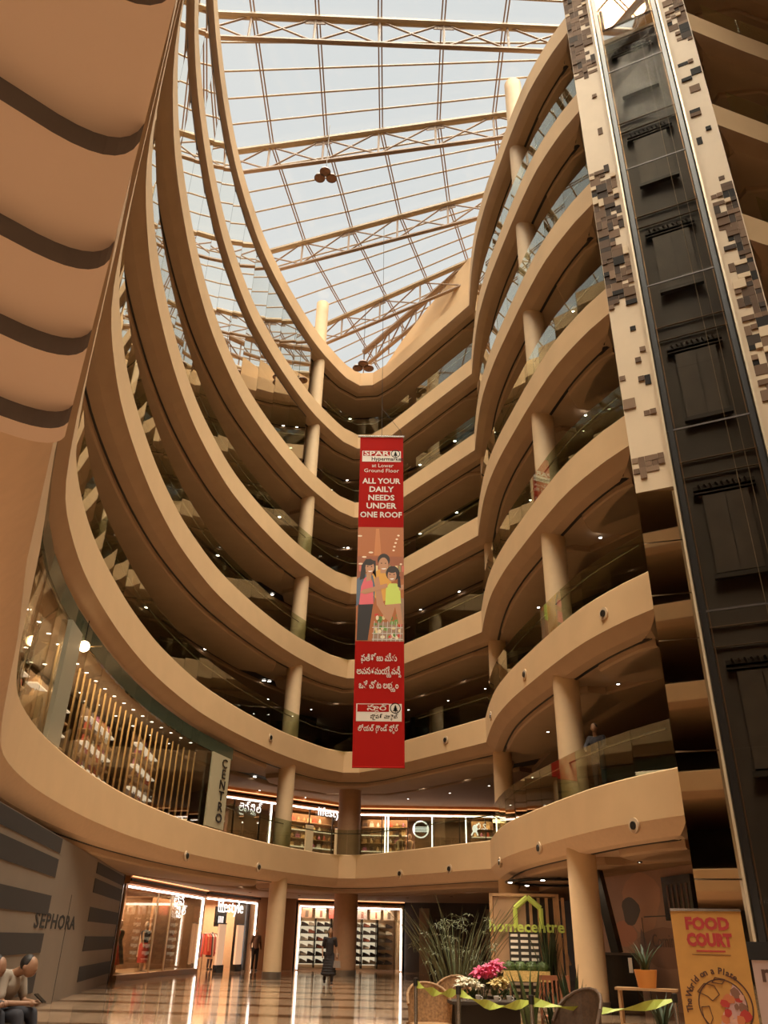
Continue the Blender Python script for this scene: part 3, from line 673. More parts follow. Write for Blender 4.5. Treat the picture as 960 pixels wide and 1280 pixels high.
MB().bar((-.4, 0, 2.75), (-.4, 0, 3.15), .012, 5).bar((.4, 0, 2.75), (.4, 0, 3.15), .012, 5).build('hanger', BLACK, e)
def clothes_rail(W, a, y, label, seed, wd=1.8):
    e = empty('clothes_rail', W.pt(a, y, 0), W.ang, label=label, cat='clothes rail'); r = random.Random(seed)
    MB().tube([(-wd/2, 0, 0), (-wd/2, 0, 1.6), (wd/2, 0, 1.6), (wd/2, 0, 0)], .02, 6).build('frame', STEEL, e)
    n = int(wd/.13)
    for i in range(n):
        x = -wd/2+.1+i*.13; c = r.choice(((.6, .1, .07), (.75, .6, .5), (.2, .1, .08), (.8, .35, .2), (.35, .2, .3), (.1, .08, .08)))
        h = r.uniform(.7, 1.1)
        MB().plate([(-.2, 0), (.2, 0), (.15, h-.12), (.05, h), (-.05, h), (-.15, h-.12)], -.03, .03).build('garment', mat('garment_%d%d%d' % tuple(int(q*9) for q in c), c, .8), e, loc=(x, 0, 1.58-h), rot=(0, 0, math.pi/2-.3))
clothes_rail(W2, 1.2, 2.4, 'clothes rail inside the ground floor entrance on the left', 1); clothes_rail(W2, 3.9, 2.6, 'clothes rail inside the ground floor entrance on the right', 2)
clothes_rail(W1, 6.3, 1.3, 'clothes rail behind the glass of the lit display window', 3, 1.3)
def lathe_fig(W, a, y, label, c, c2, skirt=True, z0=.18):
    e = empty('mannequin', W.pt(a, y, z0), W.ang, label=label, cat='mannequin')
    sk = mat('mannequin_skin', (.55, .38, .26), .4); m1 = mat('mq_%d%d' % (int(c[0]*90), int(c[1]*90)), c, .8); m2 = mat('mq_%d%d' % (int(c2[0]*90), int(c2[1]*90)), c2, .8)
    b = MB().lathe([(0, 1.78), (.07, 1.75), (.1, 1.66), (.08, 1.56), (.05, 1.52), (.05, 1.45), (.1, 1.42)], n=14)
    for s in (-1, 1): b.bar((s*.2, 0, 1.4), (s*.27, -.02, 1.1), .045, 8, r2=.038).bar((s*.27, -.02, 1.1), (s*.24, -.1, .82), .036, 8, r2=.028).bar((s*.09, 0, .55), (s*.09, 0, .03), .06, 8, r2=.035)
    b.build('body', sk, e, smooth=True)
    MB().lathe([(.05, 1.46), (.17, 1.42), (.2, 1.35), (.17, 1.2), (.13, 1.05), (.18, .92)], n=14).build('top', m1, e, smooth=True)
    MB().lathe([(.14, 1.02), (.2, .9), (.34 if skirt else .2, .3), (.33 if skirt else .12, .3)], n=14).build('skirt', m2, e, smooth=True)
    MB().lathe([(0, 0), (.22, 0), (.22, .02), (0, .03)], n=16).build('stand', STEEL, e)
lathe_fig(W1, W1.px(150, 1190)[0]+.5, .5, 'mannequin in a red gown at the left end of the lit display window', (.62, .12, .07), (.62, .12, .07))
lathe_fig(W1, W1.px(168, 1190)[0], .7, 'mannequin in dark clothes in the middle of the lit display window', (.12, .1, .06), (.08, .07, .06))
lathe_fig(W1, W1.px(197, 1190)[0], .6, 'mannequin in black and red behind the glass mullions', (.05, .04, .05), (.6, .1, .08), False)
# --- shops on the first gallery up
z1_ = Z(1)
X1 = Wall((-8.3, 41.0), (-1.2, 46.9), z1_); X2 = Wall((-1.1, 46.9), (7.4, 46.4), z1_)
DISP = mat('dark_interior', (.17, .09, .05), .5, noise=.3, nscale=1.2)
q1 = shop('upper_shop_front', X1, 'lit shop front with white name on the first gallery left of the thick column', 2.72, 3.0, DISP, sides=(False, False), tubeh=2.62)
q2 = shop('upper_shop_front', X2, 'lit shop fronts with round emblem on the first gallery right of the banner', 2.72, 3.0, DISP, sides=(False, False), tubeh=2.62)
def vt(W, r, x, y=1020, n=1):
    a = W.px(x, y)[0]
    for k in range(n): bx(r, 'tube_light', a-.03+k*.16, a+.03+k*.16, -.08, -.02, 0, 2.62, TUBE)
    return a
vt(X1, q1, 338); a = vt(X2, q2, 482, n=2); vt(X2, q2, 540); vt(X2, q2, 582)
a, z = X1.px(312, 1011); telugu('shop_sign', [[('లై', None), ('ఫ్', None), ('సై', 'ట'), ('ల్', None)]], .55, LITW, q1, (a, -.1, z), 1.35)
a, z = X1.px(414, 1017); text('shop_sign', 'lifestyle', .62, LITW, q1, (a, -.1, z), (math.pi/2, 0, 0), .02, sx=1.05)
a, z = X2.px(526, 1037)
em = MB(); em.lathe([(.38, 0), (.45, 0), (.45, .04), (.38, .04)], n=32, ax=Matrix.Rotation(math.pi/2, 3, 'X')).box((0, -.02, 0), (.75, .03, .26)).build('round_emblem', LITW, q2, loc=(a, -.08, z))
[bx(q2, 'emblem_stripe', a-.33, a+.33, -.135, -.12, z-.1+.08*q, z-.07+.08*q, BLACK) for q in range(3)]
a, z = X2.px(602, 1034); text('shop_sign', 'U.S.', .42, LITW, q2, (a, -.1, z), (math.pi/2, 0, 0), .02)
a, z = X2.px(597, 1036); MB().ball((0, 0, 0), (.14, .04, .2)).bar((.05, 0, .1), (.25, 0, .3), .04).bar((-.05, 0, -.1), (-.2, 0, -.35), .04).bar((.05, 0, -.1), (.15, 0, -.35), .04).build('logo_figure', LITW, q2, loc=(a-.15, -.08, z))
for W, r, n in ((X1, q1, 6), (X2, q2, 6)):
    for k in range(n+1): bx(r, 'mullion', W.L*k/n-.03, W.L*k/n+.03, -.02, .03, 0, 2.6, MUL)
    for k in range(n): bx(r, 'glass_pane', W.L*k/n+.05, W.L*(k+1)/n-.05, 0, .01, 0, 2.6, SHOPG)
gate(X1, X1.px(386, 1050, -.5)[0], -.5, 'left pale security gate in front of the lit shop on the first gallery', 1.75, .45); gate(X1, X1.px(423, 1050, -.5)[0], -.5, 'right pale security gate in front of the lit shop on the first gallery', 1.75, .45)
def shelf_goods(W, a0, a1, y, rows, label, seed, gl, cols, zb=.5, dz=.42, sp=.36):
    e = empty('display_shelf', W.pt(0, y, 0), W.ang, label=label, cat='shelf'); r = random.Random(seed)
    bx(e, 'back_board', a0, a1, .3, .34, .1, zb+dz*rows, mat('shelf_back', (.30, .18, .1), .6))
    for j in range(rows):
        bx(e, 'shelf_board', a0, a1, 0, .3, zb+dz*j-.03, zb+dz*j, lit if j % 2 else BEIGE)
        n = int((a1-a0)/sp)
        for i in range(n):
            if r.random() < .15: continue
            c = r.choice(cols); kind = r.random(); mm = mat('goods_%d_%d_%d' % tuple(int(q*99) for q in c), c, .5)
            key = ('bag', kind < .5, mm.name)
            if key not in _gm:
                if kind < .5: b = MB().plate([(-.13, 0), (.13, 0), (.1, .2), (-.1, .2)], -.05, .05).tube([(-.06, 0, .2), (-.05, 0, .28), (.05, 0, .28), (.06, 0, .2)], .01, 5)
                else: b = MB().lathe([(0, 0), (.07, 0), (.08, .1), (.04, .17), (.03, .24), (0, .24)], n=10)
                _gm[key] = b.mesh('goods', mm)
            obj('handbag' if kind < .5 else 'bottle', _gm[key], None, W.pt(a0+.2+i*sp, y+.14, zb+dz*j), (0, 0, W.ang), label='%s %s from the left, %s tier, ' % (nth(i+1), 'handbag' if kind < .5 else 'bottle', nth(j+1))+gl, cat='bag' if kind < .5 else 'bottle', group=('handbags' if kind < .5 else 'bottles')+' on the '+gl)
gc = [(.65, .12, .07), (.85, .6, .35), (.5, .3, .15), (.12, .08, .07), (.8, .75, .68), (.55, .2, .35)]
shelf_goods(X1, 5.6, 8.9, 1.4, 5, 'shelf of small goods behind the lit name on the first gallery', 4, 'shelf by lit name, first gallery', gc)
shelf_goods(X2, .2, 2.8, 1.2, 5, 'shelf of small goods right of the thick column on the first gallery', 5, 'shelf right of thick column, first gallery', gc)
shelf_goods(X2, 6.4, 8.3, 1.2, 5, 'shelf of small goods at the right end of the first gallery shops', 6, 'shelf at right end of first gallery shops', gc)
lathe_fig(X2, X2.px(500, 1050)[0], .5, 'pale mannequin beside the round emblem on the first gallery', (.8, .6, .4), (.7, .5, .3), False, 0)
lathe_fig(X2, X2.px(512, 1050)[0], .7, 'second pale mannequin nearer the round emblem on the first gallery', (.7, .5, .35), (.3, .2, .1), False, 0)
shelf_goods(W2, 3.2, 4.9, 3.4, 6, 'shelf of bright goods at the back of the ground floor entrance', 9, 'shelf in ground floor entrance', gc, .3, .38, .3)
bx(r2, 'dark_pier', 4.75, 5.25, .3, .9, 0, 3.1, BLACK)
bx(r2, 'orange_panel', .4, 2.6, 3.0, 3.1, 1.6, 3.1, mat('orange_panel', (.75, .34, .12), .5))
clothes_rail(W2, 3.0, 1.2, 'clothes rail between the two gates of the ground floor entrance', 31, 1.3)
# --- corner boutique on the left of the first gallery
iS = near(-5.7, 32.2)
bt = empty('corner_boutique', (0, 0, z1_), label='glazed boutique with a vertical lettered sign panel on the left of the first gallery', cat='shop')
P = [off(i, .22) for i in range(near(-3.4, 7.1), iS+1)]
Q = resample(P, 1.5)
hd = mat('green_header', (.055, .065, .04), .15)
for a, b in zip(Q[:-1], Q[1:]):
    d = b-a; c = (a+b)/2; A = math.atan2(d.y, d.x); L = d.length
    MB().box((0, 0, 1.32), (L-.02, .02, 2.64)).build('glass_pane', SHOPG, bt, (c.x, c.y, .02), (0, 0, A))
    MB().box((0, 0, 2.9), (L+.02, .08, .46)).build('header_glass', hd, bt, (c.x, c.y, .02), (0, 0, A))
# sign panel
p0 = off(iS, .1); p1 = off(iS-2, .1); d = (p0-p1).normalized(); A = math.atan2(d.y, d.x); c = p1
sp = MB().box((.2, -.03, 1.33), (1.5, .06, 2.6)).build('sign_panel', mat('sign_panel_green', (.42, .37, .24), .5), bt, (c.x, c.y, .02), (0, 0, A))
for q, ch in enumerate('CENTRO'): text('sign_letter', ch, .46, BLACK, sp, (.45, -.075, 2.35-q*.395), (math.pi/2, 0, 0), .008, bold=.006, sx=1.45)
iP = near(-6.85, 17.3)
p1 = off(iP, .12); p0 = off(iP+1, .12); d = (p0-p1).normalized(); A = math.atan2(d.y, d.x)
MB().box((0, 0, 1.33), (1.0, .1, 2.6)).build('pier', mat('glass_pier', (.36, .33, .24), .15), bt, (p1.x, p1.y, .02), (0, 0, A))
ROD = mat('brass_rod', (.62, .42, .2), .3, .8)
RP = resample([off(i, .75) for i in range(iP+2, iS-2)], .47)
for q, p in enumerate(RP):
    MB().box((0, 0, 1.3), (.05, .05, 2.6)).build('brass_rod', ROD, bt, (p.x, p.y, 0.0))
# lattice screen of circles in the near window
lat = empty('lattice_screen', (0, 0, z1_), label='pale screen of interlocking circles behind the near left boutique glass', cat='screen')
LQ = resample([off(i, .6) for i in range(near(-6.3, 14), iP)], .45); rm = MB().lathe([(.30, 0), (.315, 0), (.315, .015), (.30, .015), (.30, 0)], n=20, ax=Matrix.Rotation(math.pi/2, 3, 'X')).mesh('circle', mat('lattice_wire', (.55, .45, .3), .4), False)
for q, p in enumerate(LQ[:-1]):
    d = LQ[q+1]-p; A = math.atan2(d.y, d.x)
    for j in range(6): obj('circle', rm, lat, (p.x, p.y, .35+j*.4), (0, 0, A))
# stepped plinths in the near window
iq = near(-6.0, 13.0)
for q in range(9):
    p = off(iq+q*1+3, 1.3)
    h = .9+.28*((q*5) % 4)
    tag(MB().box((0, 0, h/2), (.42, .42, h)).build('display_plinth', mat('plinth_cream', (.62, .46, .28), .5), None, (p.x, p.y, z1_), (0, 0, .3)), '%s cream display plinth from the near end behind the boutique lattice screen' % nth(q+1), 'plinth', 'display plinths behind the lattice screen')
gl = mat('globe_glow', (1, .8, .5), .4, emit=14, ecol=(1, .72, .42))
g = bpd(105, 808, 19.5); e = empty('globe_lamp', g, label='round glowing pendant lamp behind the boutique glass on the left', cat='lamp')
MB().ball((0, 0, 0), .13, n=16, k=10).build('globe', gl, e, smooth=True); MB().bar((0, 0, .1), (0, 0, Z(2)-1.56-g.z), .012, 6).build('cable', BLACK, e)
for a in range(10): MB().bar((0, 0, 0), (.42*math.cos(a*.63), .42*math.sin(a*.63), .12*math.sin(a*2)), .008, 4).build('wire_ray', ROD, e)
spb = MB().lathe([(0, 0), (.055, 0)], n=10, m=DL).lathe([(.055, 0), (.075, -.01), (.08, .02)], n=10, m=BEIGE).mesh('boutique_spot', None)
for o_, st in ((1.35, .85), (2.3, 1.5)):
    for q, p in enumerate(resample([off(i, o_) for i in range(near(-6.4, 14), iS-1)], st)): tag(obj('ceiling_spot', spb, None, (p.x, p.y, Z(2)-1.565)), '%s white spot from the near end, %s row, boutique ceiling' % (nth(q+1), 'outer' if o_ < 2 else 'inner'), 'spotlight', 'rows of spots on the boutique ceiling')
# racks inside the boutique
for n_, (x, y) in enumerate(((-9.0, 18.5), (-9.2, 22.2), (-8.9, 25.8), (-8.3, 29.3))):
    Wb = Wall((x+.2, y-1.6), (x, y+1.6), z1_)
    shelf_goods(Wb, 0, 3.2, 0, 6, ['nearest', 'second', 'third', 'farthest'][n_]+' lit shelf of bags inside the left boutique', 20+n_, ['nearest', 'second', 'third', 'farthest'][n_]+' lit shelf inside the left boutique', gc, .5, .36, .27)
area('boutique_light', (-8.6, 22, Z(2)-1.75), 1.6, 260, (1, .72, .45), (0, 0, 0), 12)
area('shop_light', X1.pt(5, 1.2, 2.6), 7, 260, (1, .66, .4), (0, 0, X1.ang), 1.5)
area('shop_light', X2.pt(4, 1.2, 2.6), 7, 260, (1, .66, .4), (0, 0, X2.ang), 1.5)
area('shop_light', W1.pt(4.6, 1.1, 3.0), 8, 300, (1, .68, .42), (0, 0, W1.ang), 1.2)
area('shop_light', W2.pt(2.7, 2, 3.0), 4.5, 330, (1, .72, .48), (0, 0, W2.ang), 3)
area('shop_light', W4.pt(2.8, .6, 3.0), 5, 160, (1, .8, .6), (0, 0, W4.ang), .8)
# home store letters on the second gallery
hm = mat('lime_letters', (.75, .9, .2), .4, emit=2.4, ecol=(.8, .95, .25)); hm2 = mat('pale_letters', (1, .95, .8), .4, emit=1.6, ecol=(1, .95, .75))
Y1 = Wall((-11.2, 37.0), (-6.5, 44.0), Z(2)); 
ys = empty('store_sign', (Y1.A.x, Y1.A.y, Z(2)), Y1.ang, label='glowing lime green home store name on the second gallery left of the column', cat='sign')
a, z = Y1.px(345, 893); a2, z2 = Y1.px(386, 905)
bx(ys, 'sign_board', a-2.2, a2+1.4, .05, .12, z-.55, z+.75, DARKW)
text('sign_letters', 'home', .78, hm, ys, (a-.05, -.0, z), (math.pi/2, 0, 0), .03, sx=1.15); text('sign_letters', 'centre', .68, hm2, ys, (a2-.45, 0, z2), (math.pi/2, 0, 0), .03)
a, z = Y1.px(326, 886); MB().tube([(-.25, 0, -.3), (-.25, 0, .05), (0, 0, .3), (.25, 0, .05), (.25, 0, -.3)], .04, 6).build('house_icon', hm, ys, loc=(a, 0, z))
for x in (a-1.5, a2): MB().bar((x, .09, z+.6), (x, .09, 3.1), .02, 5).build('bracket', DARKST, ys)
# ------------------------------------------------------------------ hanging banner
BD = 30.0
tl = bpd(451, 546, BD); br_ = bpd(508, 960, BD)
bw_ = 1.93; bz1 = tl.z; bz0 = br_.z; bh = bz1-bz0; bxc = .02
ban = empty('hanging_banner', (bxc, BD, bz0), label='long red banner with white lettering and a family photo hanging in the void', cat='banner')
RED = mat('banner_red', (.34, .009, .006), .85, spec=.1); BW = mat('banner_white', (.66, .58, .50), .6)
ban.rotation_euler = (0, math.radians(-.8), 0)
def W_(v): return (960-v)/(960-546)*bh*1.0          # photograph row on the banner -> height on it
MB().box((0, 0, bh/2), (bw_, .02, bh)).build('cloth', RED, ban)
MB().bar((-bw_/2-.1, 0, bh+.05), (bw_/2+.05, 0, bh+.05), .05, 8).build('top_bar', STEEL, ban)
MB().bar((-bw_/2, 0, 0), (bw_/2, 0, 0), .03, 8).build('bottom_bar', RED, ban)
MB().bar((0, 0, bh+.05), (0, 0, 34.9-bz0), .012, 5).build('cord', DARKST, ban)
MB().bar((bw_/2-.1, 0, bh+.05), (bw_/2-.1, 0, bh+.35), .012, 5).bar((bw_/2-.1, 0, bh+.35), (0, 0, bh+1.6), .01, 5).build('cord', DARKST, ban)
def bt_(s, x, v, size, m=BW, sx=1., bold=0., al='CENTER', y=-.016, **k): return text('print_text', s, size, m, ban, (x, y, W_(v)), (math.pi/2, 0, 0), .002, sx=sx, bold=bold, align=al, **k)
def logo(v0, v1, a, b, sa, sb):
    z1, z0 = W_(v0), W_(v1); zm = (z0+z1)/2
    MB().box((0, -.012, (z0+z1)/2), (1.72, .008, z1-z0)).build('logo_plate', BW, ban)
    MB().box((-.22, -.017, (z1+zm)/2), (1.2, .006, (z1-zm)*.86)).build('logo_field', RED, ban)
    MB().lathe([(.17, 0), (.205, 0)], n=24, ax=Matrix.Rotation(math.pi/2, 3, 'X')).build('logo_ring', BLACK, ban, loc=(.62, -.019, (z1+zm)/2))
    t = MB(); c = (z1+zm)/2
    for q in range(3): t.plate([(.62-.05-.03*q, c+.03-.07*q), (.62+.05+.03*q, c+.03-.07*q), (.62, c+.14-.07*q)], -.022, -.018)
    t.plate([(.605, c-.16), (.635, c-.16), (.635, c-.1), (.605, c-.1)], -.022, -.018); t.build('fir_tree', BLACK, ban)
    if not isinstance(a, str):
        telugu('print_text', a, sa, BW, ban, (-.05, -.022, (z1+zm)/2), .8); telugu('print_text', b, sb, BLACK, ban, (.2, -.018, (z0+zm)/2), 1.05); return
    text('print_text', a, sa, BW, ban, (-.22, -.022, (z1+zm)/2), (math.pi/2, 0, 0), .002, sx=1.5, bold=.008)
    text('print_text', b, sb, BLACK, ban, (.25, -.018, (z0+zm)/2), (math.pi/2, 0, 0), .002, bold=.004)
logo(567, 583, 'SPAR', 'Hypermarket', .33, .26)
bt_('at Lower', .05, 589, .26); bt_('Ground Floor', 0, 596.5, .26, sx=1.05)
for s, v in (('ALL YOUR', 612), ('DAILY', 624), ('NEEDS', 636), ('UNDER', 647.5), ('ONE ROOF', 660)): bt_(s, .0, v, .37, sx=1.04 if len(s) < 8 else .95, bold=.009)
for s, v, wd in (([[('ప', 'ర'), ('తి', None), ('రో', None), ('జు', None)], [('మీ', None), ('కు', None)]], 842, 1.40), ([[('అ', None), ('వ', None), ('స', None), ('ర', None), ('మ', None), ('యే', 'య'), ('వ', None), ('నీ', 'న')]], 857, 1.72), ([[('ఒ', None), ('కే', None)], [('చో', None), ('ట', None)], [('ల', None), ('భ', 'య'), ('ం', None)]], 873, 1.52)):
    telugu('print_text', s, .36, BW, ban, (-.02, -.016, W_(v)), wd, bold=.006)
logo(893, 912, [[('సా', 'ప'), ('ర్', None)]], [[('హై', None), ('ప', None), ('ర్', None)], [('మా', None), ('కె', 'ర'), ('ట్', None)]], .30, .20)
telugu('print_text', [[('లో', None), ('య', None), ('ర్', None)], [('గౌ', 'ర'), ('ం', None), ('డ్', None)], [('ఫో', 'ల'), ('ర్', None)]], .28, BW, ban, (-.02, -.016, W_(920)), 1.52)
# the printed photograph, flat
def pr(name, poly, c, layer, r=.6):
    pts = [(x*bw_/57, W_(v)) for x, v in poly]           # x in photograph pixels from the banner's middle
    MB().plate(pts, -.012-.0025*layer, -.0105-.0025*layer).build(name, mat('print_%d_%d_%d' % tuple(int(q*99) for q in c), c, r), ban)
def oval(cx, cv, rx, rv, n=18, a0=0, a1=2*math.pi): return [(cx+rx*math.cos(a0+(a1-a0)*k/n), cv+rv*math.sin(a0+(a1-a0)*k/n)) for k in range(n)]
pr('photo_ground', [(-28.5, 822), (28.5, 822), (28.5, 677), (-28.5, 677)], (.42, .13, .035), 0)
pr('photo_band', [(-28.5, 745), (28.5, 745), (28.5, 716), (-28.5, 716)], (.33, .10, .04), .3)
pr('photo_beam', [(-8, 715), (1, 715), (-2, 679), (-6, 679)], (.55, .2, .06), .3)
for x, v in((-26, 689), (22, 688), (20, 693), (18.5, 698), (17, 703), (16, 708), (-12, 711), (-20, 717), (25, 726), (-24, 726)): pr('printed_lamp', oval(x, v, 1.6 if x > 0 else 3, 1.2, 8), (.85, .7, .5), .6)
for x in range(-26, 27, 4): pr('printed_product', [(x, 736), (x+3, 736), (x+3, 728), (x, 728)], ((.6, .15, .1), (.8, .6, .3), (.3, .25, .1))[abs(x)//4 % 3], .6)
SKN = (.52, .26, .14); HR = (.025, .014, .01)
# cart with groceries
pr('printed_cart', [(-9, 822), (28, 822), (28.5, 770), (22, 768), (20, 798), (-6, 800)], (.33, .20, .13), .8)
rp = random.Random(3)
for i in range(40):
    x = rp.uniform(-6, 24); v = rp.uniform(790, 818); pr('printed_produce', oval(x, v, rp.uniform(1.5, 3), rp.uniform(1.5, 3), 8), rp.choice(((.15, .3, .05), (.6, .05, .03), (.75, .6, .3), (.8, .7, .5), (.1, .2, .03))), 1.0+.01*i)
for k in range(7): pr('cart_wire', [(-8+5.2*k, 822), (-7.3+5.2*k, 822), (-6+5.2*k, 798), (-6.7+5.2*k, 798)], (.6, .55, .5), 1.6)
for k in range(3): pr('cart_wire', [(-9, 806+7*k), (27, 806+7*k), (27, 805.2+7*k), (-9, 805.2+7*k)], (.6, .55, .5), 1.7)
# man in a mustard shirt
pr('printed_shirt', [(-10, 765), (0, 775), (12, 770), (14, 742), (7, 735), (-2, 733), (-10, 740)], (.72, .36, .06), 2)
pr('printed_neck', [(0, 738), (7, 738), (7, 728), (0, 728)], SKN, 2.3)
pr('printed_hair', oval(4, 721, 7.6, 8.6), HR, 2.5); pr('printed_face', oval(3.6, 726.5, 6, 9), SKN, 2.8)
pr('printed_smile', oval(4, 731.5, 3.2, 1.6, 12, 0, math.pi), (.9, .85, .8), 3)
pr('printed_arm', [(-7, 745), (-2, 742), (4, 775), (12, 790), (6, 794), (-4, 778)], SKN, 2.6)
# woman in pink
pr('printed_trousers', [(-27, 821), (-14, 821), (-8, 775), (-26, 776)], (.02, .015, .015), 3)
pr('printed_jacket', [(-28.4, 780), (-24, 776), (-20, 745), (-10, 745), (-7, 776), (-6, 756), (-9, 741), (-20, 739), (-28.4, 746)], (.10, .14, .20), 3.2)
pr('printed_top', [(-25, 778), (-8, 777), (-9, 750), (-14, 742), (-19, 744), (-23, 755)], (.75, .14, .17), 3.6)
pr('printed_neck', [(-17, 749), (-11, 747), (-11, 737), (-17, 738)], SKN, 3.8)
pr('printed_hair', [(-25, 747), (-19, 745), (-16, 722), (-6, 722), (-5, 745), (-8, 730), (-12, 719.5), (-18, 720), (-23, 728)], HR, 4); pr('printed_face', oval(-13, 731, 5.4, 8.2), SKN, 4.3)
pr('printed_fringe', oval(-14, 724, 6, 4.2), HR, 4.5); pr('printed_smile', oval(-12.4, 735, 2.8, 1.5, 12, 0, math.pi), (.9, .85, .8), 4.6)
# girl in lime green riding in the cart
pr('printed_girl_top', [(6, 778), (25, 776), (24, 757), (20, 751), (11, 751), (7, 757)], (.60, .72, .14), 4)
pr('printed_girl_legs', [(4, 792), (12, 800), (18, 780), (22, 802), (27, 801), (24, 776), (7, 778)], SKN, 4.2)
pr('printed_girl_arm', [(-24, 763), (-20, 759), (8, 751), (9, 756), (-18, 765)], SKN, 4.4); pr('printed_girl_arm', [(22, 754), (28.3, 752), (28.3, 758), (23, 760)], SKN, 4.4)
pr('printed_hair', oval(15, 738, 8.4, 9.5), HR, 4.6); pr('printed_hair', [(21, 740), (24, 742), (25, 757), (21, 755)], HR, 4.6); pr('printed_face', oval(14.2, 741, 5.4, 7.6), SKN, 5)
pr('printed_fringe', oval(14.2, 734.6, 5.4, 3), HR, 5.2); pr('printed_smile', oval(14, 744.5, 2.6, 1.6, 12, 0, math.pi), (.9, .85, .8), 5.2)
for x in (-15.5, -10.8, 1.2, 6.2, 11.7, 16.7):
    v = 729.5 if x < 0 else (725.2 if x < 8 else 739.5); pr('printed_eye', oval(x, v, .9, .7, 8), HR, 5.4)
# ------------------------------------------------------------------ nozzles on the fascias
noz = MB(); ax = Matrix.Rotation(math.pi/2, 3, 'X')
noz = [(MB().lathe([(.0, .03), (.17, .03), (.17, -.02), (.15, -.05), (.11, -.05), (.10, -.02)], n=18, ax=ax), 'ring'), (MB().lathe([(.10, -.0), (.09, .06), (0, .06)], n=14, ax=ax), 'bowl'), (MB().lathe([(0, -.02), (.04, -.02), (.045, -.09), (.0, -.09)], n=10, ax=ax), 'nozzle')]
noz_me = [(b.mesh(n, m_, True), n) for (b, n), m_ in zip(noz, (mat('nozzle_ring', (.62, .46, .30), .4), BLACK, DARKST))]
def on_fascia(u, v, k):
    best = None
    for i in range(NP-1):
        a, b = PLAN[i], PLAN[i+1]; r = ray(u, v); d = b-a
        det = r.x*(-d.y)-r.y*(-d.x)
        if abs(det) < 1e-9: continue
        t = (a.x*(-d.y)-a.y*(-d.x))/det; s = (r.x*a.y-r.y*a.x)/det
        if 0 <= s <= 1 and t > 0:
            z = H+r.z*t
            if Z(k)-1.1 < z < Z(k) and (best is None or t < best[0]): best = (t, a+d*s, z, math.atan2(d.y, d.x))
    return best
for k, pts in((1, [(58, 1005), (144, 1046), (233, 1070), (323, 1084), (500, 1092), (562, 1086), (625, 1078), (674, 1060), (793, 1032)]), (2, [(338, 922), (557, 925), (614, 895), (656, 843), (755, 767)])):
    for q, (u, v) in enumerate(pts):
        h_ = on_fascia(u, v, k)
        if not h_: print('nozzle miss', u, v); continue
        t, p, z, A = h_
        e = empty('air_nozzle', (p.x, p.y, z), A, label='%s round nozzle from the left on the curved fascia of the %s gallery' % (['first', 'second', 'third', 'fourth', 'fifth', 'sixth', 'seventh', 'eighth', 'ninth'][q], ORD[k-1]), cat='nozzle')
        for me, n in noz_me: obj(n, me, e)
# ------------------------------------------------------------------ people
def cap(b, p, q, r1, r2, n=10):
    b.bar(p, q, r1, n, r2=r2, cap=True); b.ball(p, r1, n=n, k=6); b.ball(q, r2, n=n, k=6)
def remeshed(b, vox, name, m, sm=3):
    me = b.mesh(name, m); o = bpy.data.objects.new(name, me); COL.objects.link(o)
    r = o.modifiers.new('r', 'REMESH'); r.mode = 'VOXEL'; r.voxel_size = vox
    s = o.modifiers.new('s', 'SMOOTH'); s.iterations = sm; s.factor = .5
    out = bpy.data.meshes.new_from_object(o.evaluated_get(bpy.context.evaluated_depsgraph_get())); bpy.data.objects.remove(o)
    out.materials.clear(); out.materials.append(m); out.polygons.foreach_set('use_smooth', [True]*len(out.polygons)); out.name = name
    return out
STAND = dict(pel=(0, 0, .92), chest=(0, 0, 1.28), neck=(0, 0, 1.47), head=(0, -.02, 1.62),
             sh=(.18, 0, 1.40), el=(.25, .02, 1.12), wr=(.25, -.08, .88), hip=(.09, 0, .90), kn=(.10, -.02, .49), an=(.10, .02, .08))
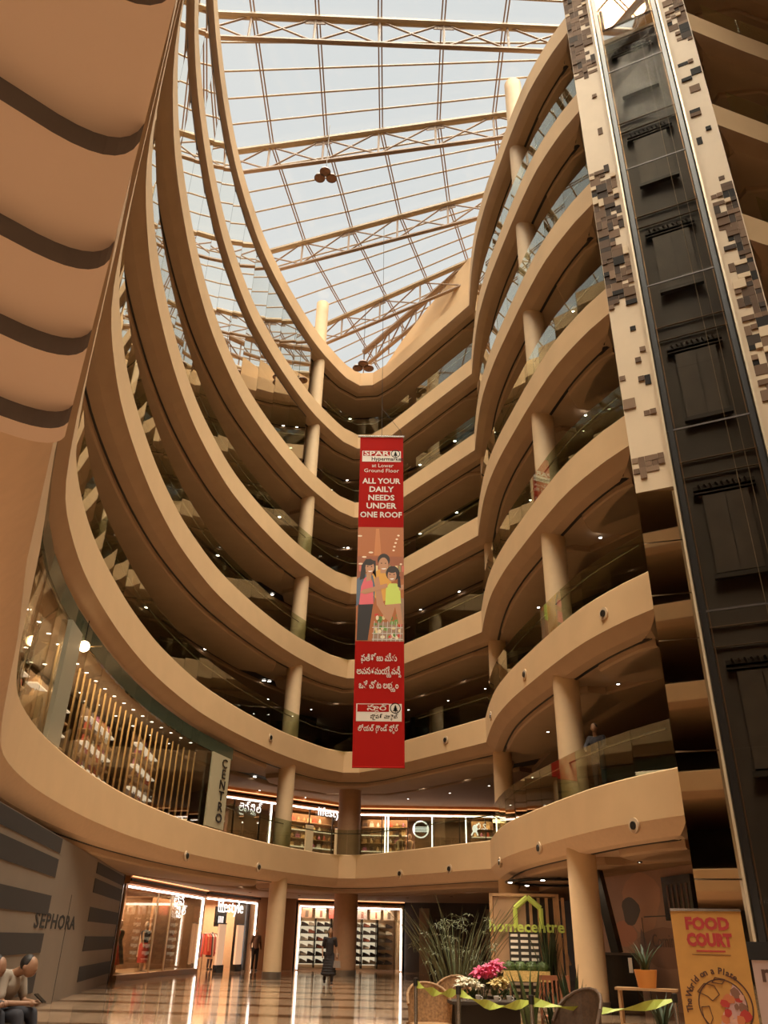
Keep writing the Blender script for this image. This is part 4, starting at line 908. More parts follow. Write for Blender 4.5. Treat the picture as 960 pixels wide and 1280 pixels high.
def person(name_label, loc, rz, J, Jl=None, cl=None, fem=False, vox=.014, skin=(.33, .18, .10), shirt=(.3, .3, .3), trous=(.05, .05, .06), hair='short', look=0, s=1.):
    """J: right-side joints and centre; Jl overrides for the left side (x mirrored automatically)"""
    e = empty('person', loc, rz, label=name_label, cat='person')
    R = {k: Vector(v) for k, v in J.items()}
    Lf = {k: Vector((-v[0], v[1], v[2])) for k, v in J.items()}
    for k, v in (Jl or {}).items(): Lf[k] = Vector(v)
    sk = mat('skin_%d' % int(skin[0]*99), skin, .55)
    b = MB(); up = (R['head']-R['neck']).normalized(); hd_ = R['head']
    cap(b, R['neck']-up*.05, hd_-up*.03, .055, .055)
    b.ball(hd_+up*.02, (.076, .092, .115), n=16, k=10); b.ball(hd_+Vector((0, -.045, -.045)), (.055, .055, .055), n=12, k=8)
    b.bar(hd_+Vector((0, -.085, .01)), hd_+Vector((0, -.115, -.03)), .010, 6, r2=.016)
    for sx in(-1, 1): b.ball(hd_+Vector((sx*.08, .01, -.0)), (.014, .024, .034), n=8, k=6)
    cap(b, R['pel'], R['chest'], .13, .14)
    for S in (R, Lf):
        cap(b, R['chest']+Vector((0, 0, .08)), S['sh'], .08, .055)
        cap(b, S['sh'], S['el'], .05, .038); cap(b, S['el'], S['wr'], .037, .026)
        d = (S['wr']-S['el']).normalized(); side = Vector((1 if S is R else -1, 0, 0)); side = (side-d*side.dot(d)).normalized(); nn = d.cross(side)
        palm = S['wr']+d*.05; b.ball(palm, (.034, .034, .04), n=10, k=6)
        if vox < .013:
            for f in range(4):
                o = side*(.03-.02*f)-Vector((0, 0, 0)); L = (.03, .036, .034, .026)[f]
                q0 = palm+d*.03+o; q1 = q0+d*L; q2 = q1+(d+Vector((0, -.6, -.3))).normalized()*L*.8
                b.bar(q0, q1, .009, 6, r2=.0085); b.bar(q1, q2, .0085, 6, r2=.007)
            b.bar(palm-side*.03, palm-side*.05+d*.035+Vector((0, -.02, 0)), .010, 6, r2=.008)
        cap(b, S['hip'], S['kn'], .078, .052); cap(b, S['kn'], S['an'], .05, .034)
        cap(b, S['an']+Vector((0, .03, -.04)), S['an']+Vector((0, -.13, -.05)), .032, .028)
    obj('body', remeshed(b, vox, 'body', sk), e)
    # clothes
    c = MB(); cap(c, R['pel']+Vector((0, 0, .02)), R['chest'], .150 if not fem else .14, .160 if not fem else .145)
    for S in (R, Lf):
        cap(c, R['chest']+Vector((0, 0, .07)), S['sh'], .095, .07); cap(c, S['sh'], S['sh'].lerp(S['el'], 1.0 if cl == 'long' else .75), .066, .055)
        if cl == 'long': cap(c, S['el'], S['wr'].lerp(S['el'], .08), .052, .04)
    obj('shirt', remeshed(c, .018, 'shirt', mat('cloth_%d%d%d' % tuple(int(q*99) for q in shirt), shirt, .85)), e)
    c = MB(); cap(c, R['pel'], R['pel']+Vector((0, 0, .05)), .145, .145)
    for S in (R, Lf): cap(c, S['hip'], S['kn'], .10, .072); cap(c, S['kn'], S['an'].lerp(S['kn'], .08), .070, .056)
    if cl == 'dress': 
        for k in range(8): q = R['pel'].lerp(Vector((0, 0, .25)), k/8); c.ball(q, (.15+.02*k, .13+.015*k, .09), n=14, k=6)
    obj('trousers', remeshed(c, .018, 'trousers', mat('cloth_%d%d%d' % tuple(int(q*99) for q in trous), trous, .85)), e)
    for S in (R, Lf):
        MB().ball(S['an']+Vector((0, -.06, -.045)), (.045, .13, .038), n=12, k=6).build('shoe', mat('leather', (.03, .022, .018), .4), e, smooth=True)
    h = MB(); h.ball(hd_+Vector((0, .018, .045)), (.086, .095, .098), n=16, k=10)
    if hair == 'long': h.ball(hd_+Vector((0, .06, -.08)), (.085, .05, .16), n=14, k=8)
    obj('hair', remeshed(h, .014, 'hair', mat('black_hair', (.015, .01, .008), .6)), e)
    if vox < .013:
        for sx in (-1, 1): MB().ball(hd_+Vector((sx*.03, -.083, .012)), (.011, .006, .006), n=8, k=5).build('eye', BLACK, e)
        MB().box(hd_+Vector((0, -.092, -.062)), (.04, .01, .008)).build('mouth', mat('lips', (.22, .08, .06), .5), e)
    e.scale = (s, s, s)
    return e
# seated man with a phone at the lower left
sp_ = bpd(-16, 1262, 12.0); bx0, by0 = sp_.x, sp_.y
sit = dict(pel=(0, 0, .50), chest=(0, -.19, .79), neck=(0, -.31, .93), head=(0, -.43, .98), sh=(.18, -.24, .90), el=(.23, -.30, .62), wr=(.07, -.56, .62), hip=(.10, -.02, .50), kn=(.14, -.50, .50), an=(.12, -.62, .09))
A1 = math.radians(78); PZ = .10
pm_ = person('man in a pale shirt sitting bent over a phone by the striped hoarding', (bx0, by0, PZ), A1, sit, cl=None, vox=.0115, shirt=(.36, .30, .24), trous=(.035, .035, .045), skin=(.30, .16, .09))
ph = MB().box((0, 0, 0), (.075, .012, .15), R=Matrix.Rotation(-1.0, 3, 'X')).build('mobile_phone', BLACK, None); ph.location = Vector((bx0, by0, PZ))+Matrix.Rotation(A1, 3, 'Z') @ Vector((0, -.66, .67)); ph.rotation_euler = (0, 0, A1)
tag(ph, 'dark mobile phone held by the man in the pale shirt', 'phone')
sp2 = bpd(-62, 1268, 11.7)
person('second seated person at the very left edge in dark clothes', (sp2.x, sp2.y, PZ), A1+.1, sit, vox=.016, shirt=(.06, .05, .05), trous=(.03, .03, .04), cl='long', skin=(.28, .15, .09))
tag(MB().box((-.3, -.35, PZ/2), (2.6, 1.9, PZ)).build('platform', mat('platform_tile', (.06, .045, .035), .3), None, (bx0, by0, 0), (0, 0, A1)), 'low dark platform under the bench at the lower left', 'platform')
bn = empty('bench', (bx0-.05, by0+.0, PZ), A1, label='dark padded bench under the two seated people at the lower left', cat='bench')
MB().box((-.15, .08, .36), (2.0, .5, .12)).build('seat', mat('bench_leather', (.04, .03, .028), .4), bn)
for x in (-1.0, .7): MB().box((x, .08, .15), (.06, .42, .30)).build('leg', DARKST, bn)
w_ = bp(410, 1231, 0)
walk = dict(STAND, hip=(.09, 0, .90), kn=(.10, -.14, .50), an=(.10, -.10, .10)); 
person('walking person in black long dress carrying a bag before the shoe shop', (w_.x, w_.y, 0), .2, walk, {'kn': (-.1, .06, .48), 'an': (-.1, .28, .12)}, cl='dress', fem=True, vox=.02, shirt=(.02, .015, .015), trous=(.02, .015, .015), hair='long', s=1.06)
hb = MB().plate([(-.14, 0), (.14, 0), (.11, .22), (-.11, .22)], -.06, .06).tube([(-.07, 0, .22), (-.05, 0, .45), (.05, 0, .45), (.07, 0, .22)], .01, 5).build('handbag', mat('grey_bag', (.25, .2, .17), .6), None, loc=(w_.x+.3, w_.y-.12, .55)); tag(hb, 'grey handbag carried by the walking person in black', 'bag')
w2 = W2.pt(W2.px(318, 1200, -.7)[0], -.7, 0)
person('person in dark trousers standing at the lit shop entrance', (w2[0], w2[1], 0), .5, STAND, vox=.02, shirt=(.16, .09, .06), trous=(.02, .018, .02), cl='long', s=1.08)
w2 = W2.pt(W2.px(262, 1200, 1.6)[0], 1.6, 0)
person('person in an orange top standing deeper inside the lit shop entrance', (w2[0], w2[1], 0), 2.6, STAND, vox=.02, shirt=(.45, .2, .1), trous=(.05, .03, .03), cl='long', s=.95)
w3 = bpd(757, 985, 20.9)
lean = dict(STAND, el=(.24, -.18, 1.16), wr=(.16, -.42, 1.02), chest=(0, -.04, 1.27), neck=(0, -.07, 1.47), head=(0, -.10, 1.62))
# standing behind the balustrade on the first gallery
nearest = min(range(IF+1, IR), key=lambda i: abs(math.atan2(off(i, .75).x, off(i, .75).y)-math.atan2(w3.x, w3.y)))
pp = off(nearest, .75); person('person in dark clothes leaning on the first gallery rail beside the right column', (pp.x, pp.y, Z(1)), math.atan2(-pp.x, pp.y)*1.0-.3, lean, vox=.018, shirt=(.03, .025, .03), trous=(.02, .02, .025), cl='long', s=1.06)
# ------------------------------------------------------------------ home store kiosk
def hpt(u, v, d): return bpd(u, v, d)
TIM = mat('kiosk_timber', (.42, .24, .11), .5, noise=.15, nscale=4); LIME = mat('lime_glow', (.42, .48, .08), .5, emit=.10, ecol=(.5, .6, .1))  # faint glow added to the lime so unlit letters look brighter
ka = hpt(614, 1180, 27.2); kb = hpt(702, 1180, 27.2)
K = Wall((ka.x, ka.y), (kb.x, kb.y)); k_ = K.root('home_store_kiosk', label='timber slatted kiosk screen with green home store name and house icon', cat='kiosk')
KH = K.px(650, 1117)[1]; KL = K.L
for x in (.04, KL-.04): bx(k_, 'frame_post', x-.05, x+.05, -.06, .1, 0, KH, TIM)
bx(k_, 'frame_rail', 0, KL, -.06, .1, KH-.08, KH, TIM)
bx(k_, 'timber_panel', .1, KL*.52, .0, .06, 0, KH-.1, mat('kiosk_panel', (.36, .22, .12), .5, noise=.12, nscale=2))
for q in range(5): x = KL*.57+q*.24; bx(k_, 'slat', x, x+.09, .0, .08, 0, KH-.1, TIM)
bx(k_, 'back_panel', KL*.52, KL-.1, .5, .55, 0, KH-.1, DARKW)
a, z = K.px(660, 1141); MB().tube([(-.38, 0, -.42), (-.38, 0, .12), (0, 0, .42), (.38, 0, .12), (.38, 0, -.42)], .075, 6).build('house_icon', LIME, k_, loc=(a, -.14, z))
a, z = K.px(658, 1159); text('name_letters', 'homecentre', .42, LIME, k_, (a, -.14, z), (math.pi/2, 0, 0), .03, sx=1.08, bold=.01)
x0, zt = K.px(636, 1165); x1, zb_ = K.px(676, 1204)
bx(k_, 'board', x0, x1, -.12, -.08, 0, zt, mat('louvre_board', (.04, .035, .03), .5))
SL = mat('slat_white', (.75, .68, .58), .5)
for j in range(15):
    z = zt-.12-j*.155
    if z < .1: break
    for i in range(3):
        w_ = (x1-x0)/3; bx(k_, 'louvre', x0+i*w_+.04, x0+(i+1)*w_-.04, -.15, -.12, z, z+.07, SL)
def leaf_clump(name, loc, n, hmin, hmax, wid, spread, m, label, cat='plant', pot=None, seed=1, curve=.3, potr=.16, poth=.3, group=None):
    e = empty(name, loc, label=label, cat=cat, group=group); r = random.Random(seed); z0 = 0
    if pot: MB().lathe([(0, 0), (potr*.75, 0), (potr, poth), (potr*.9, poth), (potr*.85, poth-.03), (0, poth-.03)], n=18).build('pot', pot, e, smooth=True); z0 = poth-.03
    me = []
    for q in range(4):
        b = MB(); L = 1; pts = []
        for k in range(6): t = k/5; w = wid*(1-t)**.7*(.6+.8*t if t < .4 else 1); pts.append((curve*t*t, w, t))
        vs = [(x, -w, z) for x, w, z in pts]+[(x, w, z) for x, w, z in pts]+[(x+.006, 0, z) for x, w, z in pts]
        b.add(vs, [(k, k+1, 13+k, 12+k) for k in range(5)]+[(12+k, 13+k, 7+k, 6+k) for k in range(5)]); me.append(b.mesh('leaf', m, True)); curve *= 1.15
    for i in range(n):
        a = r.uniform(0, 6.28); d = r.uniform(0, spread); h = r.uniform(hmin, hmax)
        o = obj('leaf', me[i % 4], e, (d*math.cos(a), d*math.sin(a), z0), (r.uniform(-.12, .12), r.uniform(-.1, .15), a)); o.scale = (h, 1, h)
    return e
GR = mat('leaf_green', (.07, .11, .03), .5, noise=.3, nscale=6); GR2 = mat('leaf_grey_green', (.16, .17, .08), .55, noise=.3, nscale=5); GRD = mat('leaf_dark', (.035, .055, .02), .5)
POTD = mat('dark_pot', (.06, .045, .035), .5); TERR = mat('orange_pot', (.70, .28, .06), .5); POTB = mat('basket_ochre', (.52, .36, .12), .7, noise=.3, nscale=20)
# hedge planter hanging on the kiosk
hx, hz = K.px(658, 1212); hp = K.pt(hx, -.45, 0)
e = empty('hedge_planter', (hp[0], hp[1], 0), K.ang, label='ochre planter box filled with clipped green hedge balls before the kiosk', cat='planter')
zt = K.px(658, 1213)[1]; zb2 = K.px(658, 1226)[1]
bx(e, 'planter_box', -.66, .66, -.2, .2, max(.05, zb2), zt, POTB); 
for x in (-.55, .55): bx(e, 'leg', x-.04, x+.04, -.15, .15, 0, max(.05, zb2), POTD)
rr = random.Random(4)
for i in range(4):
    b = MB()
    c = Vector((-.48+.32*i, 0, zt+.08))
    for q in range(260):
        v = Vector((rr.gauss(0, 1), rr.gauss(0, 1), rr.gauss(0, 1))).normalized(); p = c+Vector((v.x*.19, v.y*.18, v.z*.17)); t = Vector((rr.gauss(0, 1), rr.gauss(0, 1), rr.gauss(0, 1))).normalized()*.03; u_ = v.cross(t)
        b.add([p-t, p+u_*.5, p+t, p-u_*.5], [(0, 1, 2, 3)])
    b.ball(c, (.165, .16, .15), n=10, k=7); b.build('hedge_ball', GR, e, kind='stuff')
# climber beside the board
cl = K.pt(K.px(684, 1200)[0], -.2, 0); leaf_clump('climbing_plant', cl, 60, .8, 1.9, .035, .16, GRD, 'tall dark climbing plant standing at the right side of the kiosk board', pot=POTD, seed=8, curve=.12)
# white draped figure behind the kiosk slats
fp = hpt(698, 1230, 29.5); e = empty('draped_figure', (fp.x, fp.y, 0), label='tall pale draped display figure behind the kiosk slats', cat='mannequin')
MB().lathe([(0, 2.28), (.13, 2.24), (.17, 2.1), (.14, 1.95), (.08, 1.86), (.1, 1.8), (.2, 1.7), (.21, 1.4), (.17, 1.1), (.2, .8), (.3, .3), (.34, 0)], n=20).build('draped_body', mat('pale_drape', (.62, .5, .38), .8), e, smooth=True)
MB().bar((.18, 0, 1.65), (.42, -.05, .9), .07, 8, r2=.05).build('arm', mat('pale_drape', (.62, .5, .38)), e, smooth=True)
# tall papyrus clump
pp = hpt(572, 1240, 16); leaf_clump('papyrus_clump', (pp.x, pp.y, 0), 90, 1.2, 1.85, .018, .34, GR2, 'tall grey-green papyrus clump in a dark pot behind the tape', pot=POTD, seed=2, curve=.35, potr=.3, poth=.35)
pap = [o for o in COL.objects if o.name == 'papyrus_clump'][0]; r = random.Random(12)
fr = MB()
for k in range(7): a = k*.9; fr.add([(0, 0, 0), (.07*math.cos(a), .07*math.sin(a), .03), (.15*math.cos(a), .15*math.sin(a), -.01), (.07*math.cos(a+.25), .07*math.sin(a+.25), .03)], [(0, 1, 2, 3)])
fm = fr.mesh('frond_tuft', GR2)
for k in range(55): a = r.uniform(0, 6.28); d = r.uniform(.1, .85); obj('frond_tuft', fm, pap, (d*math.cos(a)*.95, d*math.sin(a)*.7, r.uniform(1.15, 2.0)-.25*d), (r.uniform(-.5, .5), r.uniform(-.5, .5), a))
# pink flowers and lilies
def flowers(u, v, d, col, label, n=7, seed=1, rad=.17, ped=.55):
    p = hpt(u, v, d); z = max(.3, p.z); e = empty('flower_pot', (p.x, p.y, 0), label=label, cat='flowers'); r = random.Random(seed)
    MB().lathe([(0, 0), (.11, 0), (.14, z-.33), (.12, z-.33), (0, z-.36)], n=16).build('pot', POTD, e, smooth=True)
    pm_ = mat('petal_%d%d%d' % tuple(int(c*99) for c in col), col, .6); b = MB()
    for k in range(9): a = k*2.399; rr_ = .02+.006*k; b.add([(0, 0, .0), (rr_*math.cos(a), rr_*math.sin(a), .03), (1.7*rr_*math.cos(a+.3), 1.7*rr_*math.sin(a+.3), .035-.003*k), (rr_*math.cos(a+.7), rr_*math.sin(a+.7), .03)], [(0, 1, 2, 3)])
    b.ball((0, 0, .012), .03, n=8, k=5); me = b.mesh('blossom', pm_)
    for i in range(n*3): a = i*2.4; q = rad*math.sqrt((i+.5)/(n*3)); o = obj('blossom', me, e, (q*math.cos(a), q*math.sin(a)*.8, z+.12*math.cos(q/rad*1.4)+r.uniform(-.02, .02)), (r.uniform(-.6, 0.3), r.uniform(-.4, .4), a)); o.scale = (1.3,)*3
    s = MB()
    for i in range(10): a = i*.63; s.bar((0, 0, z-.36), (.14*math.cos(a), .14*math.sin(a), z-.0), .006, 4)
    s.build('stems', GR, e, kind='stuff')
    for i in range(10): a = i*.7; o = obj('leaf', leafm, e, (.1*math.cos(a), .1*math.sin(a), z-.12), (.9, 0, a)); o.scale = (1.5,)*3
leafm = MB().add([(0, 0, 0), (-.03, .05, .01), (0, .13, -.01), (.03, .05, .01)], [(0, 1, 2, 3)]).mesh('leaf', GR)
flowers(604, 1224, 15, (.78, .10, .22), 'larger bunch of bright pink flowers left of the kiosk planter', 8, 1, .15)
flowers(618, 1216, 15.3, (.80, .16, .30), 'smaller bunch of pink flowers nearest the kiosk planter', 6, 2, .12)
flowers(585, 1237, 14, (.78, .70, .52), 'bunch of cream white lilies at the left of the pink flowers', 5, 3, .16)
flowers(625, 1237, 14.6, (.55, .40, .14), 'small yellowish flowers in front of the kiosk planter', 4, 4, .10)
# snake plants
for u, v, d, s, lab in((664, 1262, 13.2, 5, 'clump of tall snake plant leaves before the kiosk planter'), (716, 1262, 13.8, 6, 'clump of snake plant leaves at the foot of the right column'), (694, 1262, 13.3, 9, 'short snake plant between the two taller clumps')):
    p = hpt(u, v, d); leaf_clump('snake_plant', (p.x, p.y, 0), 16, .6, 1.05 if s != 9 else .7, .04, .12, GRD if s != 5 else GR, lab, pot=POTD, seed=s, curve=.18, poth=.25)
# shelf table with the orange pot
tp = hpt(808, 1236, 17.0); tz = hpt(808, 1235, 17.0).z
e = empty('side_table', (tp.x, tp.y, 0), -.4, label='narrow wooden side table carrying the orange pot by the poster wall', cat='table')
MB().box((0, 0, tz-.02), (1.05, .35, .04)).build('table_top', TIM, e)
for x in (-.46, .46):
    for y in (-.14, .14): MB().box((x, y, (tz-.04)/2), (.04, .04, tz-.04)).build('leg', TIM, e)
MB().box((0, 0, .25), (.95, .3, .03)).build('shelf', TIM, e)
leaf_clump('potted_plant', (tp.x+.02, tp.y, tz), 26, .25, .5, .028, .07, GRD, 'spiky dark plant in a round orange pot on the side table', pot=TERR, seed=11, curve=.45, potr=.20, poth=.28)
p = hpt(826, 1262, 15.5); e = leaf_clump('potted_plant', (p.x, p.y, 0), 22, .3, .6, .03, .1, GRD, 'low dark potted plant on the floor beneath the side table', pot=POTD, seed=13, curve=.4)
# cafe chairs and table
WIK = mat('wicker', (.36, .20, .09), .7, noise=.35, nscale=30); CH = mat('dark_cane', (.10, .055, .03), .6, noise=.3, nscale=30); RW = mat('reddish_wood', (.36, .13, .06), .5)
def armchair(u, v, d, rz, m, label, h=.92, w=.62):
    p = hpt(u, v, d); e = empty('armchair', (p.x, p.y, 0), rz, label=label, cat='chair')
    b = MB(); n = 11
    P = []
    for k in range(n): a = math.pi*k/(n-1); P.append((w/2*math.cos(a), .26*math.sin(a)))
    vs = []
    for (x, y), k in zip(P, range(n)): top = .66+(h-.66)*math.sin(math.pi*k/(n-1))**.7; vs += [(x, y, .38), (x*1.08, y*1.15, top), (x*1.02, y*1.1+.03, top), (x*.94, y*.92, .38)]
    fs = []
    for k in range(n-1):
        o = 4*k
        for q in range(4): fs.append((o+q, o+(q+1) % 4, o+4+(q+1) % 4, o+4+q))
    b.add(vs, fs+[(0, 1, 2, 3), (4*n-4, 4*n-3, 4*n-2, 4*n-1)]); b.build('woven_back', m, e)
    MB().box((0, -.02, .40), (w*.95, .5, .07)).build('seat', m, e); MB().tube([(x*1.05, y*1.13+.02, .66+(h-.66)*math.sin(math.pi*k/(n-1))**.7) for (x, y), k in zip(P, range(n))], .022, 8).build('rim', m, e)
    for x in (-w*.42, w*.42):
        for y in (-.22, .2): MB().bar((x, y, 0), (x*.95, y*.95, .38), .02, 6).build('leg', m, e)
armchair(538, 1250, 13.4, .25, WIK, 'honey brown wicker armchair behind the tape at the left of the cafe'); armchair(562, 1248, 14.6, -.5, WIK, 'second honey brown wicker armchair partly behind the first one', .98)
armchair(716, 1275, 11.0, -1.0, CH, 'dark cane armchair with woven seat in front of the right column', 1.0, .66)
def slatchair(u, v, d, rz, label):
    p = hpt(u, v, d); e = empty('slatted_chair', (p.x, p.y, 0), rz, label=label, cat='chair')
    for x in (-.24, .24):
        MB().bar((x, .2, 0), (x, .27, 1.0), .022, 6).build('back_post', RW, e); MB().bar((x, -.2, 0), (x, -.2, .44), .02, 6).build('leg', RW, e)
    MB().box((0, 0, .45), (.52, .46, .04)).build('seat', RW, e); MB().box((0, .27, .98), (.52, .03, .07)).build('top_rail', RW, e); MB().box((0, .23, .6), (.5, .03, .04)).build('lower_rail', RW, e)
    for k in range(6): MB().box((-.18+.072*k, .25, .79), (.03, .015, .36), R=Matrix.Rotation(-.07, 3, 'X')).build('back_slat', RW, e)
slatchair(700, 1250, 15.0, .1, 'reddish slat-backed wooden chair right of the kiosk planter')
p = hpt(610, 1262, 13.6); e = empty('cafe_table', (p.x, p.y, 0), .1, label='dark cafe table with white cups under the pink flowers', cat='table')
MB().box((0, 0, .70), (1.15, .6, .04)).build('table_top', POTD, e); MB().box((0, .2, .45), (1.05, .03, .45)).build('modesty_panel', POTD, e)
for x in (-.5, .5):
    for y in (-.24, .24): MB().box((x, y, .34), (.05, .05, .68)).build('leg', POTD, e)
for i, (dx, dy) in enumerate(((-.35, -.15), (-.15, -.1), (.1, -.2), (.3, -.1))):
    c = empty('cup', (p.x+dx, p.y+dy, .72), label='%s small white cup from the left on the dark cafe table' % nth(i+1), cat='cup', group='cups on the dark cafe table')
    MB().lathe([(0, 0), (.025, 0), (.042, .07), (.038, .07), (.02, .01)], n=14).build('bowl', WHITE, c, smooth=True); MB().tube([(.04, 0, .055), (.065, 0, .045), (.06, 0, .02), (.035, 0, .015)], .006, 6).build('handle', WHITE, c)
# cordon posts and tape
TAPE = mat('lime_tape', (.50, .58, .10), .5)
pts = []
for n_, (u, v, d) in enumerate(((520, 1226, 12.4), (573, 1236, 11.6), (664, 1248, 11.2), (843, 1246, 11.6))):
    t_ = hpt(u, v, d); lab = ['leftmost', 'second', 'third', 'rightmost'][n_]
    e = empty('barrier_post', (t_.x, t_.y, 0), label=lab+' slim steel barrier post holding the lime tape', cat='post')
    MB().bar((0, 0, .03), (0, 0, t_.z+.02), .025, 12).build('pole', STEEL, e, smooth=True); MB().lathe([(0, 0), (.17, 0), (.17, .015), (.04, .04), (0, .04)], n=20).build('base', STEEL, e, smooth=True); MB().lathe([(0, .04), (.034, .03), (.034, -.06), (.025, -.06)], (0, 0, t_.z), 12).build('cap', DARKST, e)
    pts.append((t_.x, t_.y, t_.z-.03))
tb = MB()
for q in range(3):
    a = Vector(pts[q]); b = Vector(pts[q+1]); N = 14
    P = [a.lerp(b, k/N)-Vector((0, 0, .10*math.sin(math.pi*k/N)*(1 if q else .6))) for k in range(N+1)]
    for k in range(N):
        w0 = .03+.022*math.cos(k*1.1); w1 = .03+.022*math.cos((k+1)*1.1); i0 = Vector((0, .02*math.sin(k*1.1), 0)); i1 = Vector((0, .02*math.sin((k+1)*1.1), 0))
        tb.add([P[k]-Vector((0, 0, w0))-i0, P[k+1]-Vector((0, 0, w1))-i1, P[k+1]+Vector((0, 0, w1))+i1, P[k]+Vector((0, 0, w0))+i0], [(0, 1, 2, 3)])
tag(tb.build('barrier_tape', TAPE), 'twisted lime yellow tape strung between the four barrier posts', 'tape')
# poster hoarding wall on the right
pa = hpt(752, 1240, 29.5); pb = hpt(900, 1240, 23.5); Q_ = Wall((pa.x, pa.y), (pb.x, pb.y)); q_ = Q_.root('poster_hoarding', label='brown printed hoarding reading coming soon behind the right column', cat='hoarding')
bx(q_, 'hoarding_board', 0, Q_.L, 0, .12, 0, 3.38, mat('hoarding_print', (.34, .20, .13), .5, noise=.12, nscale=.8))
def blob(name, u, v, rx, rz, c, n=16, y=-.006, ph=0):
    a, z = Q_.px(u, v); MB().plate([(a+rx*math.cos(6.283*k/n)*(1+.18*math.sin(3*6.283*k/n+ph)), z+rz*math.sin(6.283*k/n)) for k in range(n)], y, y+.004).build(name, mat('hp_%d' % int(c[0]*999), c, .5), q_)
blob('printed_bean', 788, 1139, .55, .38, (.06, .045, .035), ph=1); blob('printed_shape', 802, 1128, 1.1, .8, (.45, .24, .14), y=-.003); blob('printed_shape', 781, 1167, .7, .35, (.42, .17, .09), y=-.004, ph=2); blob('printed_shape', 832, 1185, 1.5, .5, (.25, .13, .08), y=-.004)
a, z = Q_.px(808, 1175); MB().plate([(a-.5, z-.3), (a+.1, z-.3), (a-.1, z+.15), (a-.25, z+.3), (a-.35, z)], -.008, -.003).build('printed_tower', mat('hp_t', (.16, .10, .08), .5), q_)
a, z = Q_.px(836, 1177); text('hoarding_text', 'Coming Soon', .46, mat('hp_text', (.12, .07, .05), .5), q_, (a+.35, -.01, z), (math.pi/2, 0, 0), .003)
for x in (Q_.px(806, 1180)[0],): bx(q_, 'panel_joint', x, x+.03, -.012, 0, 0, 2.2, POTD)
bx(q_, 'panel_joint', Q_.px(806, 1154)[0], Q_.L, -.012, 0, 2.2, 2.23, POTD)
a, z = Q_.px(853, 1121); e = empty('wall_screen', Q_.pt(a, -.12, z), Q_.ang, label='small dark framed screen hung high on the printed hoarding', cat='screen')
bx(e, 'frame', -.75, .75, -.03, .1, -.55, .5, BLACK); 
for k in range(5): bx(e, 'bar', -.5+.25*k, -.42+.25*k, -.045, -.03, -.4, .3, mat('screen_bar', (.12, .06, .04), .4))
# slanted black ramp post and cabinet
g0 = hpt(779, 1240, 25.6); g1 = hpt(752, 1096, 24.4)
e = empty('black_display_stand', (g0.x, g0.y, 0), -.5, label='tall black display stand with a leaning post beside the right column', cat='stand')
bx(e, 'cabinet', -.45, .45, -.3, .3, 0, 1.25, BLACK); bx(e, 'cabinet_top', -.5, .5, -.34, .34, 1.25, 1.31, mat('cab_top', (.06, .05, .045), .2))
bx(e, 'white_notice', .3, .4, -.345, -.335, .85, 1.2, WHITE)
MB().bar((-.05, 0, 1.3), (-.42, .1, 3.36), .17, 4).build('leaning_post', BLACK, e)
# ring shaped ceiling fitting near the kiosk
rc = bp(698, 1103, 3.34); e = empty('ceiling_ring', (rc.x, rc.y, 3.36), label='dark ring shaped ceiling recess with lamps above the kiosk', cat='ceiling fitting')
MB().lathe([(1.5, 0), (1.8, 0), (1.8, -.06), (1.5, -.06), (1.5, 0)], n=40).build('ring', BLACK, e, smooth=True)
for k in range(6): MB().lathe([(0, 0), (.07, 0), (.07, .03)], (1.65*math.cos(k*1.05), 1.65*math.sin(k*1.05), -.075), 10).build('lamp', DL, e)
# roll-up standees at the lower right
OCH = mat('standee_ochre', (.62, .32, .08), .55, noise=.06, nscale=6); RDT = mat('standee_red', (.50, .05, .05), .5); INK = mat('standee_ink', (.10, .045, .03), .5)
fc = hpt(881, 1139, 10.6); A = -math.atan2(fc.x, fc.y); fz = fc.z
e = empty('roll_up_standee', (fc.x, fc.y, 0), A+.02, label='ochre roll-up standee reading food court with a globe drawing', cat='standee')
FW = .74
bx(e, 'print_sheet', -FW/2, FW/2, 0, .012, .06, fz, OCH); bx(e, 'top_rail', -FW/2, FW/2, -.01, .02, fz, fz+.025, STEEL); bx(e, 'base_cassette', -FW/2-.02, FW/2+.02, -.1, .14, 0, .07, STEEL); MB().bar((0, .04, .05), (0, .03, fz), .012, 6).build('support_pole', STEEL, e)
def st(s, x, z, size, m, sx=1., bold=0., rot=0., par=None, al='CENTER'): return text('print_text', s, size, m, par or e, (x, -.004, z), (math.pi/2, -rot, 0), .0015, sx=sx, bold=bold, align=al)
st('FOOD', .0, fz-.13, .165, RDT, sx=.98, bold=.008); st('COURT', 0, fz-.29, .165, RDT, sx=.82, bold=.010)
MB().plate([(-.2, fz-.425), (.2, fz-.425), (.2, fz-.43), (-.2, fz-.43)], -.004, 0).build('print_rule', INK, e); MB().plate([(-.15, fz-.40), (.15, fz-.40), (.15, fz-.385), (-.15, fz-.385)], -.004, 0).build('print_rule', RDT, e)
gz = fz-.90; R_g = .235
def ringp(name, cx, cz, r0, r1, a0, a1, m, n=36, y0=-.005):
    P = [(cx+r1*math.cos(a0+(a1-a0)*k/n), cz+r1*math.sin(a0+(a1-a0)*k/n)) for k in range(n+1)]+[(cx+r0*math.cos(a1-(a1-a0)*k/n), cz+r0*math.sin(a1-(a1-a0)*k/n)) for k in range(n+1)]
    b = MB(); N = n+1
    for k in range(n): b.plate([P[k], P[k+1], P[2*N-2-k], P[2*N-1-k]], y0, y0+.004)
    b.build(name, m, e)
ringp('globe_outline', .04, gz, R_g, R_g+.012, 0, 6.283, INK); ringp('globe_arm', .04, gz, R_g+.05, R_g+.065, -1.9, 1.2, INK)
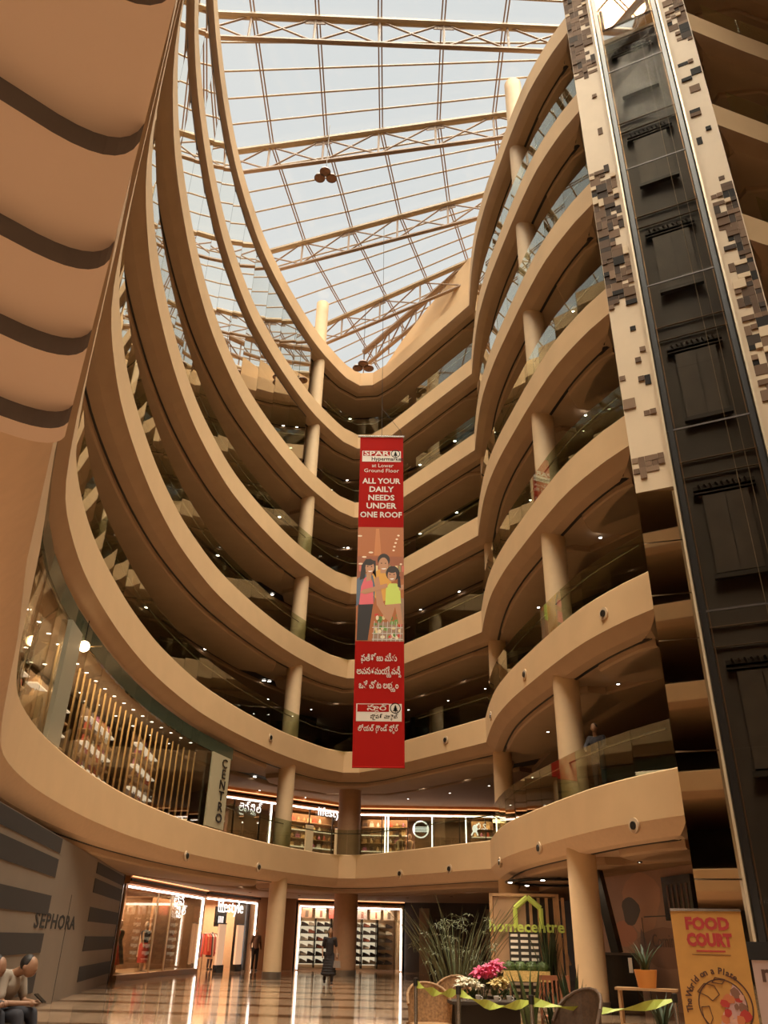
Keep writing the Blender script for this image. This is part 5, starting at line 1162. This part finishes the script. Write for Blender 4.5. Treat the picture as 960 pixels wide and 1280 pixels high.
MB().plate([(.04+R_g*math.cos(-1.9+2.9*k/16), gz+R_g*math.sin(-1.9+2.9*k/16)) for k in range(17)], -.004, -.001).build('globe_plate', mat('standee_pink', (.60, .38, .36), .5), e)
rr = random.Random(6)
for k in range(14):
    cx, cz = .13+rr.uniform(-.09, .12), gz+rr.uniform(-.16, .12); r0 = rr.uniform(.03, .06)
    MB().plate([(cx+r0*math.cos(t*.785)*rr.uniform(.7, 1.2), cz+r0*math.sin(t*.785)*rr.uniform(.7, 1.2)) for t in range(8)], -.006-.0004*k, -.003).build('printed_food', mat('food_%d' % (k % 4), ((.50, .05, .04), (.62, .2, .08), (.25, .12, .08), (.7, .4, .3))[k % 4], .5), e)
for P in([(-.2, gz+.12), (-.12, gz+.2), (-.02, gz+.18), (.02, gz+.1), (-.06, gz+.04), (-.1, gz+.08)], [(-.18, gz-.02), (-.1, gz-.01), (-.08, gz-.12), (-.13, gz-.2), (-.17, gz-.12)], [(.0, gz+.26), (.1, gz+.24), (.06, gz+.2), (-.04, gz+.21)]):
    b = MB()
    for p, q in zip(P, P[1:]+P[:1]): b.bar((p[0], -.004, p[1]), (q[0], -.004, q[1]), .005, 4)
    b.build('continent_line', INK, e)
MB().plate([(-.14, gz-.44), (.22, gz-.44), (.22, gz-.425), (-.14, gz-.425)], -.005, -.001).plate([(.0, gz-.425), (.08, gz-.425), (.06, gz-.37), (.02, gz-.37)], -.005, -.001).build('globe_stand', INK, e)
arc_t = 'The World on a Plate'
for k, ch in enumerate(arc_t):
    if ch == ' ': continue
    a = math.radians(188-k*7.0); rr_ = R_g+.085
    st(ch, .02+rr_*math.cos(a), gz+rr_*math.sin(a), .088, INK, rot=a-math.pi/2, bold=.002)
st('52 food outlets spread across 55,000 sft', 0, gz-.50, .042, INK, sx=.72); st('with an exclusive party area', 0, gz-.56, .042, INK, sx=.8)
g2 = hpt(966, 1196, 9.2); e2 = empty('roll_up_standee', (g2.x, g2.y, 0), -math.atan2(g2.x, g2.y), label='pink and white roll-up standee cut off by the right edge', cat='standee')
e = e2
bx(e2, 'print_sheet', -.19, .65, 0, .012, .06, g2.z-.03, mat('standee_white', (.50, .36, .32), .55)); bx(e2, 'header_strip', -.21, .67, -.008, .02, g2.z-.03, g2.z+.12, BLACK); bx(e2, 'base_cassette', -.2, .66, -.1, .14, 0, .07, STEEL)
MB().plate([(-.19, .06), (.64, .06), (.64, .9), (.1, .62), (-.19, g2.z-.75)], -.004, -.0005).build('printed_shape', mat('standee_rose', (.50, .12, .14), .5), e2)
st('m', -.05, g2.z-.14, .2, INK, bold=.006, par=e2); st('Gr', -.05, g2.z-.52, .16, INK, par=e2); st('a', .03, g2.z+.04, .08, WHITE, par=e2)
MB().box((.2, -.004, g2.z-.33), (.6, .003, .008)).build('print_rule', RDT, e2)
area('kiosk_light', (3.2, 24, 3.2), 3, 60, (1, .75, .5), (0, 0, 0), 2)
